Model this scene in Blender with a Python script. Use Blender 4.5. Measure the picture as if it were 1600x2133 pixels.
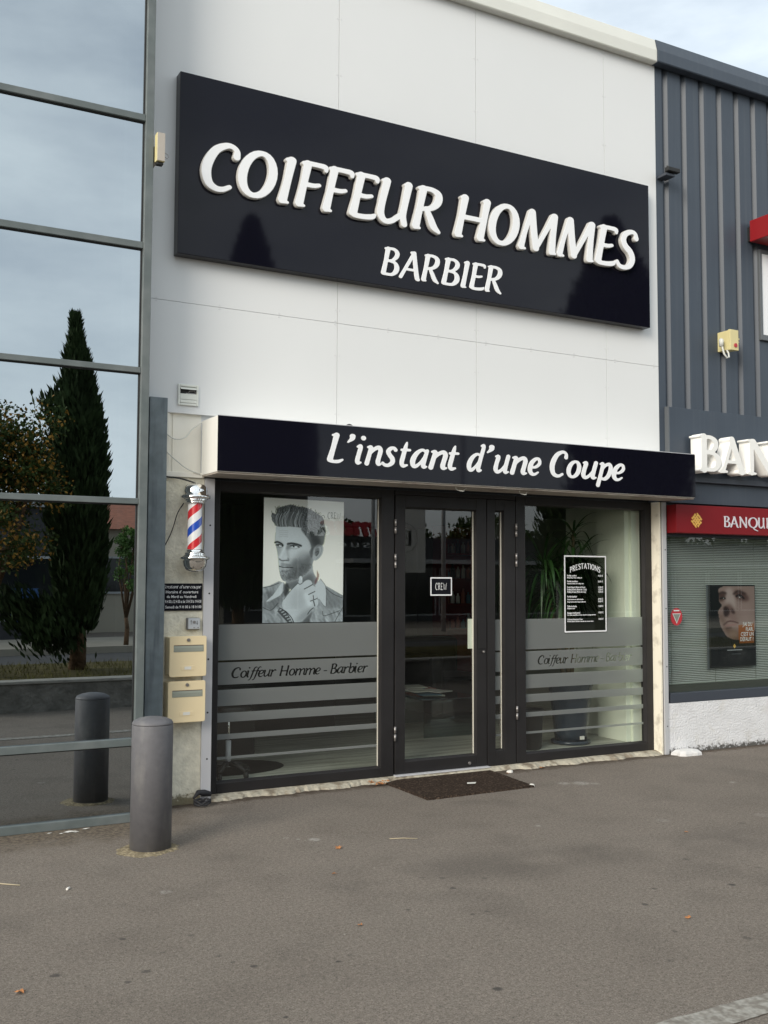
import bpy, bmesh, math, random
import numpy as np
from mathutils import Vector, Matrix
R = math.radians
scene = bpy.context.scene
for o in list(bpy.data.objects): bpy.data.objects.remove(o)
COL = scene.collection

# ------------------------------------------------------------ camera
cam_d = bpy.data.cameras.new('camera'); cam = bpy.data.objects.new('camera', cam_d); COL.objects.link(cam)
scene.camera = cam
PITCH, YAW, ROLL = 6.49893273e-02, 5.03581954e-01, 3.44446821e-03
fw = Vector((math.sin(YAW)*math.cos(PITCH), math.cos(YAW)*math.cos(PITCH), math.sin(PITCH)))
rt = Vector((math.cos(YAW), -math.sin(YAW), 0)); up = rt.cross(fw)
r2 = rt*math.cos(ROLL)+up*math.sin(ROLL); u2 = -rt*math.sin(ROLL)+up*math.cos(ROLL)
mw = Matrix((r2, u2, -fw)).transposed().to_4x4(); mw.translation = Vector((0, -7.0435, 1.55))
cam.matrix_world = mw
cam_d.sensor_fit = 'HORIZONTAL'; cam_d.sensor_width = 36; cam_d.lens = 36*2170.99/1600
cam_d.clip_start = .05; cam_d.clip_end = 1500

# ------------------------------------------------------------ world, sun, exposure
SUN_DIR = Vector((-.77, -.48, .42)).normalized()      # towards the sun
W = bpy.data.worlds.new('World'); scene.world = W; W.use_nodes = True
nt = W.node_tree; nt.nodes.clear()
wo = nt.nodes.new('ShaderNodeOutputWorld'); bg = nt.nodes.new('ShaderNodeBackground')
sky = nt.nodes.new('ShaderNodeTexSky'); sky.sky_type = 'NISHITA'; sky.sun_disc = False
sky.sun_elevation = math.asin(SUN_DIR.z); sky.sun_rotation = math.atan2(SUN_DIR.x, SUN_DIR.y)
sky.air_density = 1.0; sky.dust_density = 1.5; sky.ozone_density = 1.5
tc = nt.nodes.new('ShaderNodeTexCoord'); mp = nt.nodes.new('ShaderNodeMapping'); mp.inputs['Scale'].default_value = (1.2, 1.2, 3.4)
nz = nt.nodes.new('ShaderNodeTexNoise'); nz.inputs['Scale'].default_value = 2.3; nz.inputs['Detail'].default_value = 6; nz.inputs['Roughness'].default_value = .55
cr = nt.nodes.new('ShaderNodeMapRange'); cr.inputs[1].default_value = .38; cr.inputs[2].default_value = .68; cr.inputs[3].default_value = .48; cr.inputs[4].default_value = .90
mx = nt.nodes.new('ShaderNodeMix'); mx.data_type = 'RGBA'
mx.inputs[7].default_value = (10.8, 11.7, 12.0, 1)      # thin bright cloud, in the sky's own units
nt.links.new(tc.outputs['Generated'], mp.inputs[0]); nt.links.new(mp.outputs[0], nz.inputs['Vector'])
nt.links.new(nz.outputs['Fac'], cr.inputs[0]); nt.links.new(cr.outputs[0], mx.inputs[0])
nt.links.new(sky.outputs[0], mx.inputs[6]); nt.links.new(mx.outputs[2], bg.inputs[0])
bg.inputs[1].default_value = .111
nt.links.new(bg.outputs[0], wo.inputs[0])
sd = bpy.data.lights.new('sun', 'SUN'); sd.energy = 2.5; sd.angle = R(28); sd.color = (1, .93, .82)
so = bpy.data.objects.new('sun', sd); COL.objects.link(so); so.location = (-20, -10, 20)
so.rotation_euler = SUN_DIR.to_track_quat('Z', 'Y').to_euler()
scene.view_settings.view_transform = 'Standard'; scene.view_settings.look = 'None'
scene.view_settings.exposure = .16; scene.view_settings.gamma = 1
scene.render.resolution_x = 768; scene.render.resolution_y = 1024

# ------------------------------------------------------------ helpers
def s2l(c): return tuple((x/12.92 if x <= .04045 else ((x+.055)/1.055)**2.4) for x in c)
MATS = {}
def mat(name, rgb=(.5, .5, .5), rough=.5, spec=.5, metal=0, noise=None, bump=None, alt=None, rvar=0, coat=0, streak=None):
    """noise=(scale, amount): brightness variation; alt=(rgb, scale, lo, hi): patches of a second colour; bump=(scale, distance)"""
    m = bpy.data.materials.new(name); m.use_nodes = True; n = m.node_tree; b = n.nodes['Principled BSDF']
    b.inputs['Base Color'].default_value = (*rgb, 1); b.inputs['Roughness'].default_value = rough
    b.inputs['Metallic'].default_value = metal; b.inputs['Specular IOR Level'].default_value = spec
    if coat: b.inputs['Coat Weight'].default_value = coat; b.inputs['Coat Roughness'].default_value = .04
    t = n.nodes.new('ShaderNodeTexCoord')
    last = None
    def mixc(fac, a, c):
        k = n.nodes.new('ShaderNodeMix'); k.data_type = 'RGBA'
        n.links.new(fac, k.inputs[0])
        for s, v in ((6, a), (7, c)):
            if isinstance(v, tuple): k.inputs[s].default_value = (*v, 1)
            else: n.links.new(v, k.inputs[s])
        return k.outputs[2]
    cur = tuple(rgb)
    def nsfac(scale, lo, hi, vec=None, detail=5):
        q = n.nodes.new('ShaderNodeTexNoise'); q.inputs['Scale'].default_value = scale; q.inputs['Detail'].default_value = detail
        n.links.new(vec or t.outputs['Object'], q.inputs['Vector'])
        r = n.nodes.new('ShaderNodeMapRange'); r.inputs[1].default_value = lo; r.inputs[2].default_value = hi
        n.links.new(q.outputs['Fac'], r.inputs[0]); return r.outputs[0]
    if alt: cur = mixc(nsfac(alt[1], alt[2], alt[3]), cur, alt[0])
    if streak:
        mpn = n.nodes.new('ShaderNodeMapping'); mpn.inputs['Scale'].default_value = streak[1]
        n.links.new(t.outputs['Object'], mpn.inputs[0])
        cur = mixc(nsfac(streak[2], streak[3], streak[4], mpn.outputs[0]), cur, streak[0])
    if noise:
        f = nsfac(noise[0], .3, .7); k = n.nodes.new('ShaderNodeMapRange')
        k.inputs[3].default_value = 1-noise[1]; k.inputs[4].default_value = 1+noise[1]; n.links.new(f, k.inputs[0])
        h = n.nodes.new('ShaderNodeMix'); h.data_type = 'RGBA'; h.blend_type = 'MULTIPLY'; h.inputs[0].default_value = 1
        if isinstance(cur, tuple): h.inputs[6].default_value = (*cur, 1)
        else: n.links.new(cur, h.inputs[6])
        n.links.new(k.outputs[0], h.inputs[7]); cur = h.outputs[2]
    if not isinstance(cur, tuple): n.links.new(cur, b.inputs['Base Color'])
    if rvar:
        f = nsfac(6, .3, .7); k = n.nodes.new('ShaderNodeMapRange'); k.inputs[3].default_value = max(0, rough-rvar); k.inputs[4].default_value = rough+rvar
        n.links.new(f, k.inputs[0]); n.links.new(k.outputs[0], b.inputs['Roughness'])
    if bump:
        q = n.nodes.new('ShaderNodeTexNoise'); q.inputs['Scale'].default_value = bump[0]; q.inputs['Detail'].default_value = 4
        n.links.new(t.outputs['Object'], q.inputs['Vector'])
        bp = n.nodes.new('ShaderNodeBump'); bp.inputs['Distance'].default_value = bump[1]; bp.inputs['Strength'].default_value = 1
        n.links.new(q.outputs['Fac'], bp.inputs['Height']); n.links.new(bp.outputs[0], b.inputs['Normal'])
    MATS[name] = m; return m

def foot_stain(name, col, h):
    m = MATS[name]; n = m.node_tree; b = n.nodes['Principled BSDF']; lk = n.links.new; src = b.inputs['Base Color'].links[0].from_socket
    t = n.nodes.new('ShaderNodeTexCoord'); s = n.nodes.new('ShaderNodeSeparateXYZ'); lk(t.outputs['Object'], s.inputs[0])
    q = n.nodes.new('ShaderNodeTexNoise'); q.inputs['Scale'].default_value = 26; q.inputs['Detail'].default_value = 6; q.inputs['Roughness'].default_value = .7; lk(t.outputs['Object'], q.inputs['Vector'])
    a = n.nodes.new('ShaderNodeMath'); a.operation = 'MULTIPLY_ADD'; lk(q.outputs['Fac'], a.inputs[0]); a.inputs[1].default_value = -.26; lk(s.outputs[2], a.inputs[2])
    r = n.nodes.new('ShaderNodeMapRange'); r.inputs[1].default_value = h-.135; r.inputs[2].default_value = h-.10; r.inputs[3].default_value = .9; r.inputs[4].default_value = 0; lk(a.outputs[0], r.inputs[0])
    k = n.nodes.new('ShaderNodeMix'); k.data_type = 'RGBA'; lk(r.outputs[0], k.inputs[0]); lk(src, k.inputs[6]); k.inputs[7].default_value = (*col, 1); lk(k.outputs[2], b.inputs['Base Color'])

def glass_mat(name, tint, mult, gcol=(1, 1, 1), base=0.0, rough=0.0, wav=0):
    m = bpy.data.materials.new(name); m.use_nodes = True; n = m.node_tree; n.nodes.clear()
    o = n.nodes.new('ShaderNodeOutputMaterial'); mix = n.nodes.new('ShaderNodeMixShader')
    tr = n.nodes.new('ShaderNodeBsdfTransparent'); gl = n.nodes.new('ShaderNodeBsdfGlossy')
    tr.inputs[0].default_value = (*tint, 1); gl.inputs[0].default_value = (*gcol, 1); gl.inputs['Roughness'].default_value = rough
    lw = n.nodes.new('ShaderNodeFresnel'); lw.inputs[0].default_value = 1.5
    ge = n.nodes.new('ShaderNodeNewGeometry')
    ior = n.nodes.new('ShaderNodeMix'); ior.data_type = 'FLOAT'; ior.inputs[2].default_value = 1.5; ior.inputs[3].default_value = 1/1.5
    n.links.new(ge.outputs['Backfacing'], ior.inputs[0]); n.links.new(ior.outputs[0], lw.inputs[0])
    ma = n.nodes.new('ShaderNodeMath'); ma.operation = 'MULTIPLY_ADD'; ma.use_clamp = True
    ma.inputs[1].default_value = mult; ma.inputs[2].default_value = base
    n.links.new(lw.outputs[0], ma.inputs[0]); n.links.new(ma.outputs[0], mix.inputs[0])
    n.links.new(tr.outputs[0], mix.inputs[1]); n.links.new(gl.outputs[0], mix.inputs[2]); n.links.new(mix.outputs[0], o.inputs[0])
    if wav:
        t = n.nodes.new('ShaderNodeTexCoord'); q = n.nodes.new('ShaderNodeTexNoise'); q.inputs['Scale'].default_value = 1.1; q.inputs['Detail'].default_value = 1
        n.links.new(t.outputs['Object'], q.inputs['Vector']); bp = n.nodes.new('ShaderNodeBump'); bp.inputs['Distance'].default_value = wav
        n.links.new(q.outputs['Fac'], bp.inputs['Height']); n.links.new(bp.outputs[0], gl.inputs['Normal'])
    MATS[name] = m; return m

def film_mat(name, dcol, fac, tcol, trans=.12):
    m = bpy.data.materials.new(name); m.use_nodes = True; n = m.node_tree; n.nodes.clear()
    o = n.nodes.new('ShaderNodeOutputMaterial')
    d = n.nodes.new('ShaderNodeBsdfDiffuse'); d.inputs[0].default_value = (*dcol, 1)
    t = n.nodes.new('ShaderNodeBsdfTranslucent'); t.inputs[0].default_value = (*tcol, 1)
    x = n.nodes.new('ShaderNodeBsdfTransparent')
    a = n.nodes.new('ShaderNodeMixShader'); a.inputs[0].default_value = fac
    b = n.nodes.new('ShaderNodeMixShader'); b.inputs[0].default_value = trans
    n.links.new(t.outputs[0], a.inputs[1]); n.links.new(d.outputs[0], a.inputs[2])
    n.links.new(a.outputs[0], b.inputs[1]); n.links.new(x.outputs[0], b.inputs[2]); n.links.new(b.outputs[0], o.inputs[0])
    MATS[name] = m; return m

def attr_mat(name, rough=.5, spec=.3):
    m = bpy.data.materials.new(name); m.use_nodes = True; n = m.node_tree; b = n.nodes['Principled BSDF']
    a = n.nodes.new('ShaderNodeAttribute'); a.attribute_name = 'Col'
    n.links.new(a.outputs['Color'], b.inputs['Base Color']); b.inputs['Roughness'].default_value = rough; b.inputs['Specular IOR Level'].default_value = spec
    MATS[name] = m; return m

def props(o, label=None, cat=None, group=None, kind=None):
    if label: o['label'] = label
    if cat: o['category'] = cat
    if group: o['group'] = group
    if kind: o['kind'] = kind
    return o
def empty(name, loc=(0, 0, 0), **k):
    o = bpy.data.objects.new(name, None); COL.objects.link(o); o.location = loc; o.empty_display_size = .1
    return props(o, **k)
def link(name, me, m, parent=None, **k):
    o = bpy.data.objects.new(name, me); COL.objects.link(o)
    if m is not None: me.materials.append(m if not isinstance(m, str) else MATS[m])
    if parent is not None:
        o.parent = parent; bpy.context.view_layer.update() if False else None
        p = Vector((0, 0, 0)); q = parent
        while q is not None: p += q.location; q = q.parent
        o.location = -p                      # meshes are written in world coordinates; parents are never rotated
    return props(o, **k)

class MB:
    def __init__(s): s.v = []; s.f = []; s.sm = []
    def box(s, x0, x1, y0, y1, z0, z1):
        i = len(s.v); s.v += [(x, y, z) for x in (x0, x1) for y in (y0, y1) for z in (z0, z1)]
        s.f += [tuple(i+k for k in q) for q in ((0, 1, 3, 2), (4, 6, 7, 5), (0, 4, 5, 1), (2, 3, 7, 6), (0, 2, 6, 4), (1, 5, 7, 3))]; s.sm += [False]*6
        return s
    def quad(s, *p, sm=False):
        i = len(s.v); s.v += [tuple(q) for q in p]; s.f.append(tuple(range(i, i+len(p)))); s.sm.append(sm); return s
    def tube(s, path, r, n=8, cap=True):
        path = [Vector(p) for p in path]; i0 = len(s.v); rs = r if isinstance(r, (list, tuple)) else [r]*len(path)
        a = None
        for k, p in enumerate(path):
            t = (path[min(k+1, len(path)-1)]-path[max(k-1, 0)]).normalized()
            if a is None: a = t.cross(Vector((0, 0, 1)) if abs(t.z) < .9 else Vector((1, 0, 0))).normalized()
            else: a = (a-t*a.dot(t)).normalized()
            b = t.cross(a)
            for j in range(n):
                w = 2*math.pi*j/n; s.v.append(tuple(p+(a*math.cos(w)+b*math.sin(w))*rs[k]))
        for k in range(len(path)-1):
            for j in range(n):
                s.f.append((i0+k*n+j, i0+k*n+(j+1) % n, i0+(k+1)*n+(j+1) % n, i0+(k+1)*n+j)); s.sm.append(True)
        if cap:
            s.f.append(tuple(i0+j for j in range(n))[::-1]); s.f.append(tuple(i0+(len(path)-1)*n+j for j in range(n))); s.sm += [False]*2
        return s
    def lathe(s, prof, c, n=32):
        i0 = len(s.v)
        for r, z in prof:
            for j in range(n): w = 2*math.pi*j/n; s.v.append((c[0]+r*math.cos(w), c[1]+r*math.sin(w), c[2]+z))
        for k in range(len(prof)-1):
            for j in range(n): s.f.append((i0+k*n+j, i0+k*n+(j+1) % n, i0+(k+1)*n+(j+1) % n, i0+(k+1)*n+j)); s.sm.append(True)
        s.f.append(tuple(i0+j for j in range(n))[::-1]); s.f.append(tuple(i0+(len(prof)-1)*n+j for j in range(n))); s.sm += [False]*2
        return s
    def disc_y(s, x, y, z, r, y2, n=16):         # short cylinder along y
        i = len(s.v)
        for yy in (y, y2):
            for j in range(n): w = 2*math.pi*j/n; s.v.append((x+r*math.cos(w), yy, z+r*math.sin(w)))
        for j in range(n): s.f.append((i+j, i+(j+1) % n, i+n+(j+1) % n, i+n+j)); s.sm.append(True)
        s.f.append(tuple(i+j for j in range(n))); s.f.append(tuple(i+n+j for j in range(n))[::-1]); s.sm += [False]*2
        return s
    def build(s, name, m, parent=None, bevel=0, seg=2, fix=True, **k):
        me = bpy.data.meshes.new(name); me.from_pydata(s.v, [], s.f)
        me.polygons.foreach_set('use_smooth', s.sm)
        if fix:
            bm = bmesh.new(); bm.from_mesh(me); bmesh.ops.recalc_face_normals(bm, faces=bm.faces); bm.to_mesh(me); bm.free()
        me.update()
        o = link(name, me, m, parent, **k)
        if bevel:
            b = o.modifiers.new('bevel', 'BEVEL'); b.width = bevel; b.segments = seg; b.limit_method = 'ANGLE'; b.angle_limit = R(50)
        return o
def bx(name, x0, x1, y0, y1, z0, z1, m, parent=None, bevel=0, **k):
    return MB().box(x0, x1, y0, y1, z0, z1).build(name, m, parent, bevel, **k)

# ---- lettering: pen strokes -> distance field -> outlines -> solid letters
def cr_smooth(P, k=8):
    P = [np.array(p, float) for p in P]
    if len(P) < 3: return P
    Q = [2*P[0]-P[1]]+P+[2*P[-1]-P[-2]]; out = []
    for i in range(1, len(Q)-2):
        for j in range(k):
            t = j/k; a, b, c, d = Q[i-1:i+3]
            out.append(.5*((2*b)+(-a+c)*t+(2*a-5*b+4*c-d)*t*t+(-a+3*b-3*c+d)*t**3))
    out.append(P[-1]); return out
def ring(cx, cy, rx, ry, wt, ws, n=28, rot=0):
    o = []
    for i in range(n+1):
        w = 2*math.pi*i/n
        x, y = rx*math.cos(w), ry*math.sin(w)
        o.append((cx+x*math.cos(rot)-y*math.sin(rot), cy+x*math.sin(rot)+y*math.cos(rot), ws*abs(math.cos(w))**1.3+wt*(1-abs(math.cos(w))**1.3)))
    return ('L', o)
def stem(x, y0=.09, y1=.93, a=.17, b=.145): return [(x, y0, a), (x+.005, (y0+y1)/2, b), (x, y1, a)]
def S(*p): return ('S', list(p))
def L(*p): return ('L', list(p))
G = {
 'C': [S((.60,.76,.15),(.585,.87,.12),(.49,.945,.11),(.36,.94,.13),(.20,.82,.17),(.11,.58,.20),(.11,.36,.20),(.20,.15,.17),(.34,.06,.13),(.47,.06,.11),(.59,.13,.09))],
 'O': [ring(.40,.5,.29,.44,.115,.20)],
 'I': [S(*stem(.12)), L((.05,.93,.09),(.12,.945,.11)), L((.11,.055,.1),(.21,.05,.06))],
 'F': [S(*stem(.14)), L((.065,.935,.085),(.14,.95,.10)), S((.12,.945,.11),(.34,.945,.11),(.47,.93,.12),(.50,.86,.07)), S((.14,.50,.11),(.33,.50,.10),(.43,.53,.08)), L((.13,.055,.1),(.23,.05,.06))],
 'E': [S(*stem(.14,.12,.93)), L((.065,.935,.085),(.14,.95,.10)), S((.12,.945,.11),(.32,.945,.11),(.43,.93,.12),(.46,.86,.07)), S((.14,.50,.11),(.31,.50,.10),(.41,.53,.08)), S((.13,.10,.15),(.20,.06,.12),(.36,.06,.12),(.50,.09,.12),(.55,.14,.06))],
 'U': [S((.13,.93,.17),(.12,.45,.15),(.14,.20,.16),(.25,.065,.13),(.38,.09,.12),(.52,.24,.12)), S((.57,.93,.17),(.57,.5,.145),(.575,.25,.15),(.64,.06,.13)), L((.06,.93,.08),(.13,.95,.10)), L((.51,.93,.08),(.57,.95,.10))],
 'R': [S(*stem(.14)), L((.065,.935,.085),(.14,.95,.1)), S((.14,.945,.11),(.32,.94,.12),(.46,.86,.16),(.48,.69,.17),(.38,.54,.13),(.18,.47,.09)), S((.28,.50,.12),(.40,.30,.15),(.50,.13,.16),(.62,.03,.08)), L((.13,.055,.1),(.22,.05,.06))],
 'H': [S(*stem(.14)), S(*stem(.62)), L((.14,.49,.12),(.62,.49,.12)), L((.075,.93,.08),(.14,.95,.1)), L((.555,.93,.08),(.62,.95,.1)), L((.13,.055,.1),(.23,.05,.06)), L((.61,.055,.1),(.71,.05,.06))],
 'M': [S((.10,.09,.15),(.135,.5,.11),(.20,.93,.15)), S((.21,.93,.17),(.32,.5,.17),(.44,.10,.16)), S((.44,.10,.12),(.58,.5,.11),(.72,.93,.15)), S((.74,.93,.16),(.775,.5,.15),(.82,.09,.17)), L((.10,.055,.1),(.19,.05,.06)), L((.80,.055,.1),(.90,.05,.06))],
 'N': [S((.13,.05,.12),(.14,.5,.10),(.14,.93,.13)), S((.12,.95,.16),(.38,.5,.17),(.64,.06,.16)), S((.65,.06,.12),(.655,.5,.10),(.66,.94,.13))],
 'S': [S((.50,.82,.15),(.45,.93,.11),(.33,.96,.12),(.17,.89,.15),(.12,.74,.17),(.20,.59,.18),(.38,.45,.19),(.47,.28,.18),(.42,.12,.15),(.27,.05,.12),(.12,.07,.12),(.03,.16,.11))],
 'B': [S(*stem(.14)), L((.065,.935,.085),(.14,.95,.1)), S((.14,.945,.1),(.33,.94,.12),(.45,.84,.15),(.45,.70,.15),(.34,.56,.11),(.17,.51,.09)), S((.20,.525,.09),(.42,.49,.12),(.52,.36,.17),(.52,.20,.17),(.40,.07,.12),(.14,.06,.11))],
 'A': [S((.07,.05,.13),(.20,.45,.12),(.36,.93,.13)), S((.36,.93,.16),(.48,.5,.16),(.60,.10,.17),(.65,.04,.13)), L((.18,.34,.10),(.52,.34,.10)), L((.28,.94,.10),(.38,.955,.09))],
 'P': [S(*stem(.14)), L((.065,.935,.085),(.14,.95,.1)), S((.14,.945,.11),(.34,.94,.12),(.48,.85,.16),(.49,.66,.17),(.38,.50,.13),(.18,.45,.09))],
 'T': [S(*stem(.30)), S((.03,.86,.07),(.06,.94,.11),(.30,.945,.11),(.54,.94,.11),(.58,.86,.07))],
 'Q': [ring(.42,.5,.34,.44,.11,.18), S((.42,.06,.12),(.55,-.10,.13),(.80,-.22,.08))],
 'L': [S(*stem(.14,.12,.93)), L((.04,.925,.08),(.14,.95,.1)), S((.14,.10,.15),(.24,.06,.11),(.40,.07,.11),(.50,.13,.07))],
 "'": [S((.10,.94,.15),(.11,.85,.12),(.03,.72,.04))],
 '-': [L((.05,.34,.10),(.28,.34,.10))],
 'i': [S((.02,.60,.07),(.12,.61,.14),(.12,.35,.14),(.12,.14,.15),(.16,.06,.12),(.25,.08,.06)), L((.14,.90,.16),(.15,.90,.16))],
 'n': [S((.02,.61,.07),(.12,.60,.14),(.12,.35,.14),(.11,.06,.15)), S((.14,.40,.08),(.25,.56,.12),(.38,.62,.14),(.46,.52,.15),(.46,.30,.14),(.46,.14,.15),(.50,.06,.12),(.59,.08,.06))],
 's': [S((.34,.58,.13),(.28,.64,.10),(.17,.62,.13),(.11,.51,.15),(.19,.39,.15),(.30,.28,.16),(.33,.15,.15),(.23,.05,.12),(.10,.05,.11),(.02,.11,.10))],
 't': [S((.15,.86,.06),(.14,.70,.13),(.13,.40,.15),(.13,.17,.15),(.20,.06,.13),(.33,.09,.07)), L((.03,.60,.09),(.31,.61,.09))],
 'a': [S((.44,.60,.10),(.30,.645,.10),(.16,.52,.14),(.09,.30,.17),(.13,.11,.15),(.23,.07,.12),(.36,.22,.09),(.45,.45,.08)), S((.48,.63,.11),(.46,.35,.14),(.46,.14,.15),(.50,.06,.12),(.58,.08,.06))],
 'd': [S((.44,.60,.09),(.30,.64,.10),(.16,.52,.14),(.09,.30,.17),(.13,.11,.15),(.23,.07,.12),(.36,.22,.09),(.46,.45,.07)), S((.40,.945,.07),(.49,.93,.13),(.47,.50,.14),(.46,.14,.15),(.50,.06,.12),(.58,.08,.06))],
 'u': [S((.03,.61,.07),(.12,.60,.14),(.11,.35,.14),(.12,.16,.15),(.20,.06,.13),(.32,.12,.10),(.44,.33,.08)), S((.47,.64,.14),(.46,.35,.14),(.46,.14,.15),(.50,.06,.12),(.59,.08,.06))],
 'c': [S((.42,.52,.12),(.36,.62,.10),(.24,.63,.12),(.12,.47,.16),(.10,.23,.17),(.19,.08,.14),(.32,.06,.10),(.43,.14,.06))],
 'e': [S((.12,.30,.08),(.30,.33,.10),(.41,.46,.12),(.36,.61,.11),(.23,.62,.12),(.11,.46,.16),(.10,.23,.17),(.19,.08,.14),(.32,.06,.10),(.43,.14,.06))],
 'o': [ring(.28,.34,.19,.29,.10,.16)],
 'p': [S((.02,.61,.07),(.12,.60,.14),(.12,.2,.14),(.10,-.20,.15)), S((.14,.42,.08),(.25,.58,.11),(.38,.62,.13),(.47,.48,.16),(.45,.22,.16),(.34,.06,.13),(.20,.06,.10),(.12,.12,.06))],
 'f': [S((.44,.92,.09),(.36,.955,.10),(.27,.86,.12),(.22,.60,.14),(.17,.2,.14),(.10,-.14,.10),(-.02,-.22,.08)), L((.09,.60,.09),(.38,.60,.09))],
 'r': [S((.02,.61,.07),(.12,.60,.14),(.12,.35,.14),(.11,.06,.15)), S((.14,.38,.08),(.24,.56,.11),(.34,.63,.12),(.40,.57,.12))],
 'b': [S((.02,.94,.06),(.12,.93,.13),(.12,.35,.14),(.12,.14,.13)), S((.14,.42,.08),(.25,.58,.11),(.38,.62,.13),(.47,.48,.16),(.45,.22,.16),(.34,.06,.13),(.20,.06,.12),(.12,.12,.10))],
 'm': [S((.02,.61,.07),(.12,.60,.14),(.12,.35,.14),(.11,.06,.15)), S((.14,.40,.08),(.25,.56,.11),(.36,.62,.13),(.43,.52,.15),(.43,.30,.14),(.42,.06,.15)), S((.45,.40,.08),(.56,.56,.11),(.67,.62,.13),(.75,.52,.15),(.75,.30,.14),(.75,.14,.15),(.79,.06,.12),(.87,.08,.06))],
 'W': [L((.06,.95,.10),(.28,.05,.09)), L((.28,.05,.07),(.50,.80,.07)), L((.50,.80,.07),(.72,.05,.07)), L((.72,.05,.09),(.94,.95,.10))],
}
def glyph_segs(ch, shear=0, bold=1.0):
    segs = []
    for kind, pts in G[ch]:
        P = cr_smooth(pts) if kind == 'S' else [np.array(p, float) for p in pts]
        for a, b in zip(P[:-1], P[1:]):
            segs.append((a[0]+shear*a[1], a[1], a[2]*bold/2, b[0]+shear*b[1], b[1], b[2]*bold/2))
    return np.array(segs)
def seg_bbox(s):
    return (min((s[:, 0]-s[:, 2]).min(), (s[:, 3]-s[:, 5]).min()), max((s[:, 0]+s[:, 2]).max(), (s[:, 3]+s[:, 5]).max()),
            min((s[:, 1]-s[:, 2]).min(), (s[:, 4]-s[:, 5]).min()), max((s[:, 1]+s[:, 2]).max(), (s[:, 4]+s[:, 5]).max()))
def field(segs, X, Y):
    F = np.full(X.shape, -1e9)
    for x0, y0, w0, x1, y1, w1 in segs:
        dx, dy = x1-x0, y1-y0; l2 = dx*dx+dy*dy+1e-12
        t = np.clip(((X-x0)*dx+(Y-y0)*dy)/l2, 0, 1)
        F = np.maximum(F, w0+(w1-w0)*t-np.hypot(X-x0-t*dx, Y-y0-t*dy))
    return F
def iso_fill(F, xs, ys):
    nx, ny = len(xs), len(ys); vid = {}; V = []; polys = []; edges = []
    def gv(i, j):
        k = (i, j)
        if k not in vid: vid[k] = len(V); V.append((xs[i], ys[j]))
        return vid[k]
    def ev(a, b):
        k = (a, b) if a < b else (b, a)
        if k not in vid:
            fa, fb = F[k[0]], F[k[1]]; t = fa/(fa-fb); t = min(max(t, .02), .98)
            vid[k] = len(V); V.append((xs[k[0][0]]*(1-t)+xs[k[1][0]]*t, ys[k[0][1]]*(1-t)+ys[k[1][1]]*t))
        return vid[k]
    P = F > 0
    any4 = P[:-1, :-1] | P[1:, :-1] | P[:-1, 1:] | P[1:, 1:]
    for i, j in zip(*np.nonzero(any4)):
        c = [(i, j), (i+1, j), (i+1, j+1), (i, j+1)]; poly = []; fl = []
        for k in range(4):
            a, b = c[k], c[(k+1) % 4]
            if P[a]: poly.append(gv(*a)); fl.append(0)
            if P[a] != P[b]: poly.append(ev(a, b)); fl.append(1)
        if len(poly) > 2:
            polys.append(poly)
            for k in range(len(poly)):
                k2 = (k+1) % len(poly)
                if fl[k] and fl[k2]: edges.append((poly[k], poly[k2]))
    return V, polys, edges
def solid(V, polys, edges, mapf, yf, yb, mb=None):
    """front face at yf, sides back to yb; mapf takes (u, v) to world (x, z)"""
    mb = mb or MB(); i0 = len(mb.v)
    W_ = [mapf(u, v) for u, v in V]
    mb.v += [(x, yf, z) for x, z in W_]; mb.f += [tuple(i0+k for k in p) for p in polys]; mb.sm += [False]*len(polys)
    if yb is not None:
        back = {}
        for a, b in edges:
            for k in (a, b):
                if k not in back: back[k] = len(mb.v); mb.v.append((W_[k][0], yb, W_[k][1]))
            mb.f.append((i0+b, i0+a, back[a], back[b])); mb.sm.append(True)
    return mb
_gc = {}
def glyph_iso(ch, shear, bold, res):
    k = (ch, shear, bold, res)
    if k not in _gc:
        s = glyph_segs(ch, shear, bold); b = seg_bbox(s); h = 1/res
        xs = np.arange(b[0]-2*h, b[1]+2*h, h); ys = np.arange(b[2]-2*h, b[3]+2*h, h)
        X, Y = np.meshgrid(xs, ys, indexing='ij')
        _gc[k] = (iso_fill(field(s, X, Y), xs, ys), b)
    return _gc[k]
def letter(ch, x0, x1, base, cap, yf, yb, shear=0, bold=1.0, res=44, mb=None, zfit=None):
    (V, P, E_), b = glyph_iso(ch, shear, bold, res)
    kx = (x1-x0)/(b[1]-b[0]); kz = cap-base
    f = lambda u, v: (x0+(u-b[0])*kx, base+v*kz)
    return solid(V, P, E_, f, yf, yb, mb)
def word(text, x, base, cap, yf, yb=None, shear=0, bold=1.0, res=20, track=.04, width=None, mb=None, space=.25, xs=1.0):
    """free running word; returns mesh builder and advance"""
    mb = mb or MB(); adv = 0; items = []
    for ch in text:
        if ch == ' ': adv += space; continue
        (V, P, E_), b = glyph_iso(ch, shear, bold, res)
        items.append((ch, adv)); adv += (b[1]-b[0])-shear*.35+track
    h = cap-base; k = (width/adv) if width else h*xs
    for ch, a in items:
        (V, P, E_), b = glyph_iso(ch, shear, bold, res)
        w = (b[1]-b[0])*k
        letter(ch, x+a*k, x+a*k+w, base, cap, yf, yb, shear, bold, res, mb)
    return mb
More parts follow.
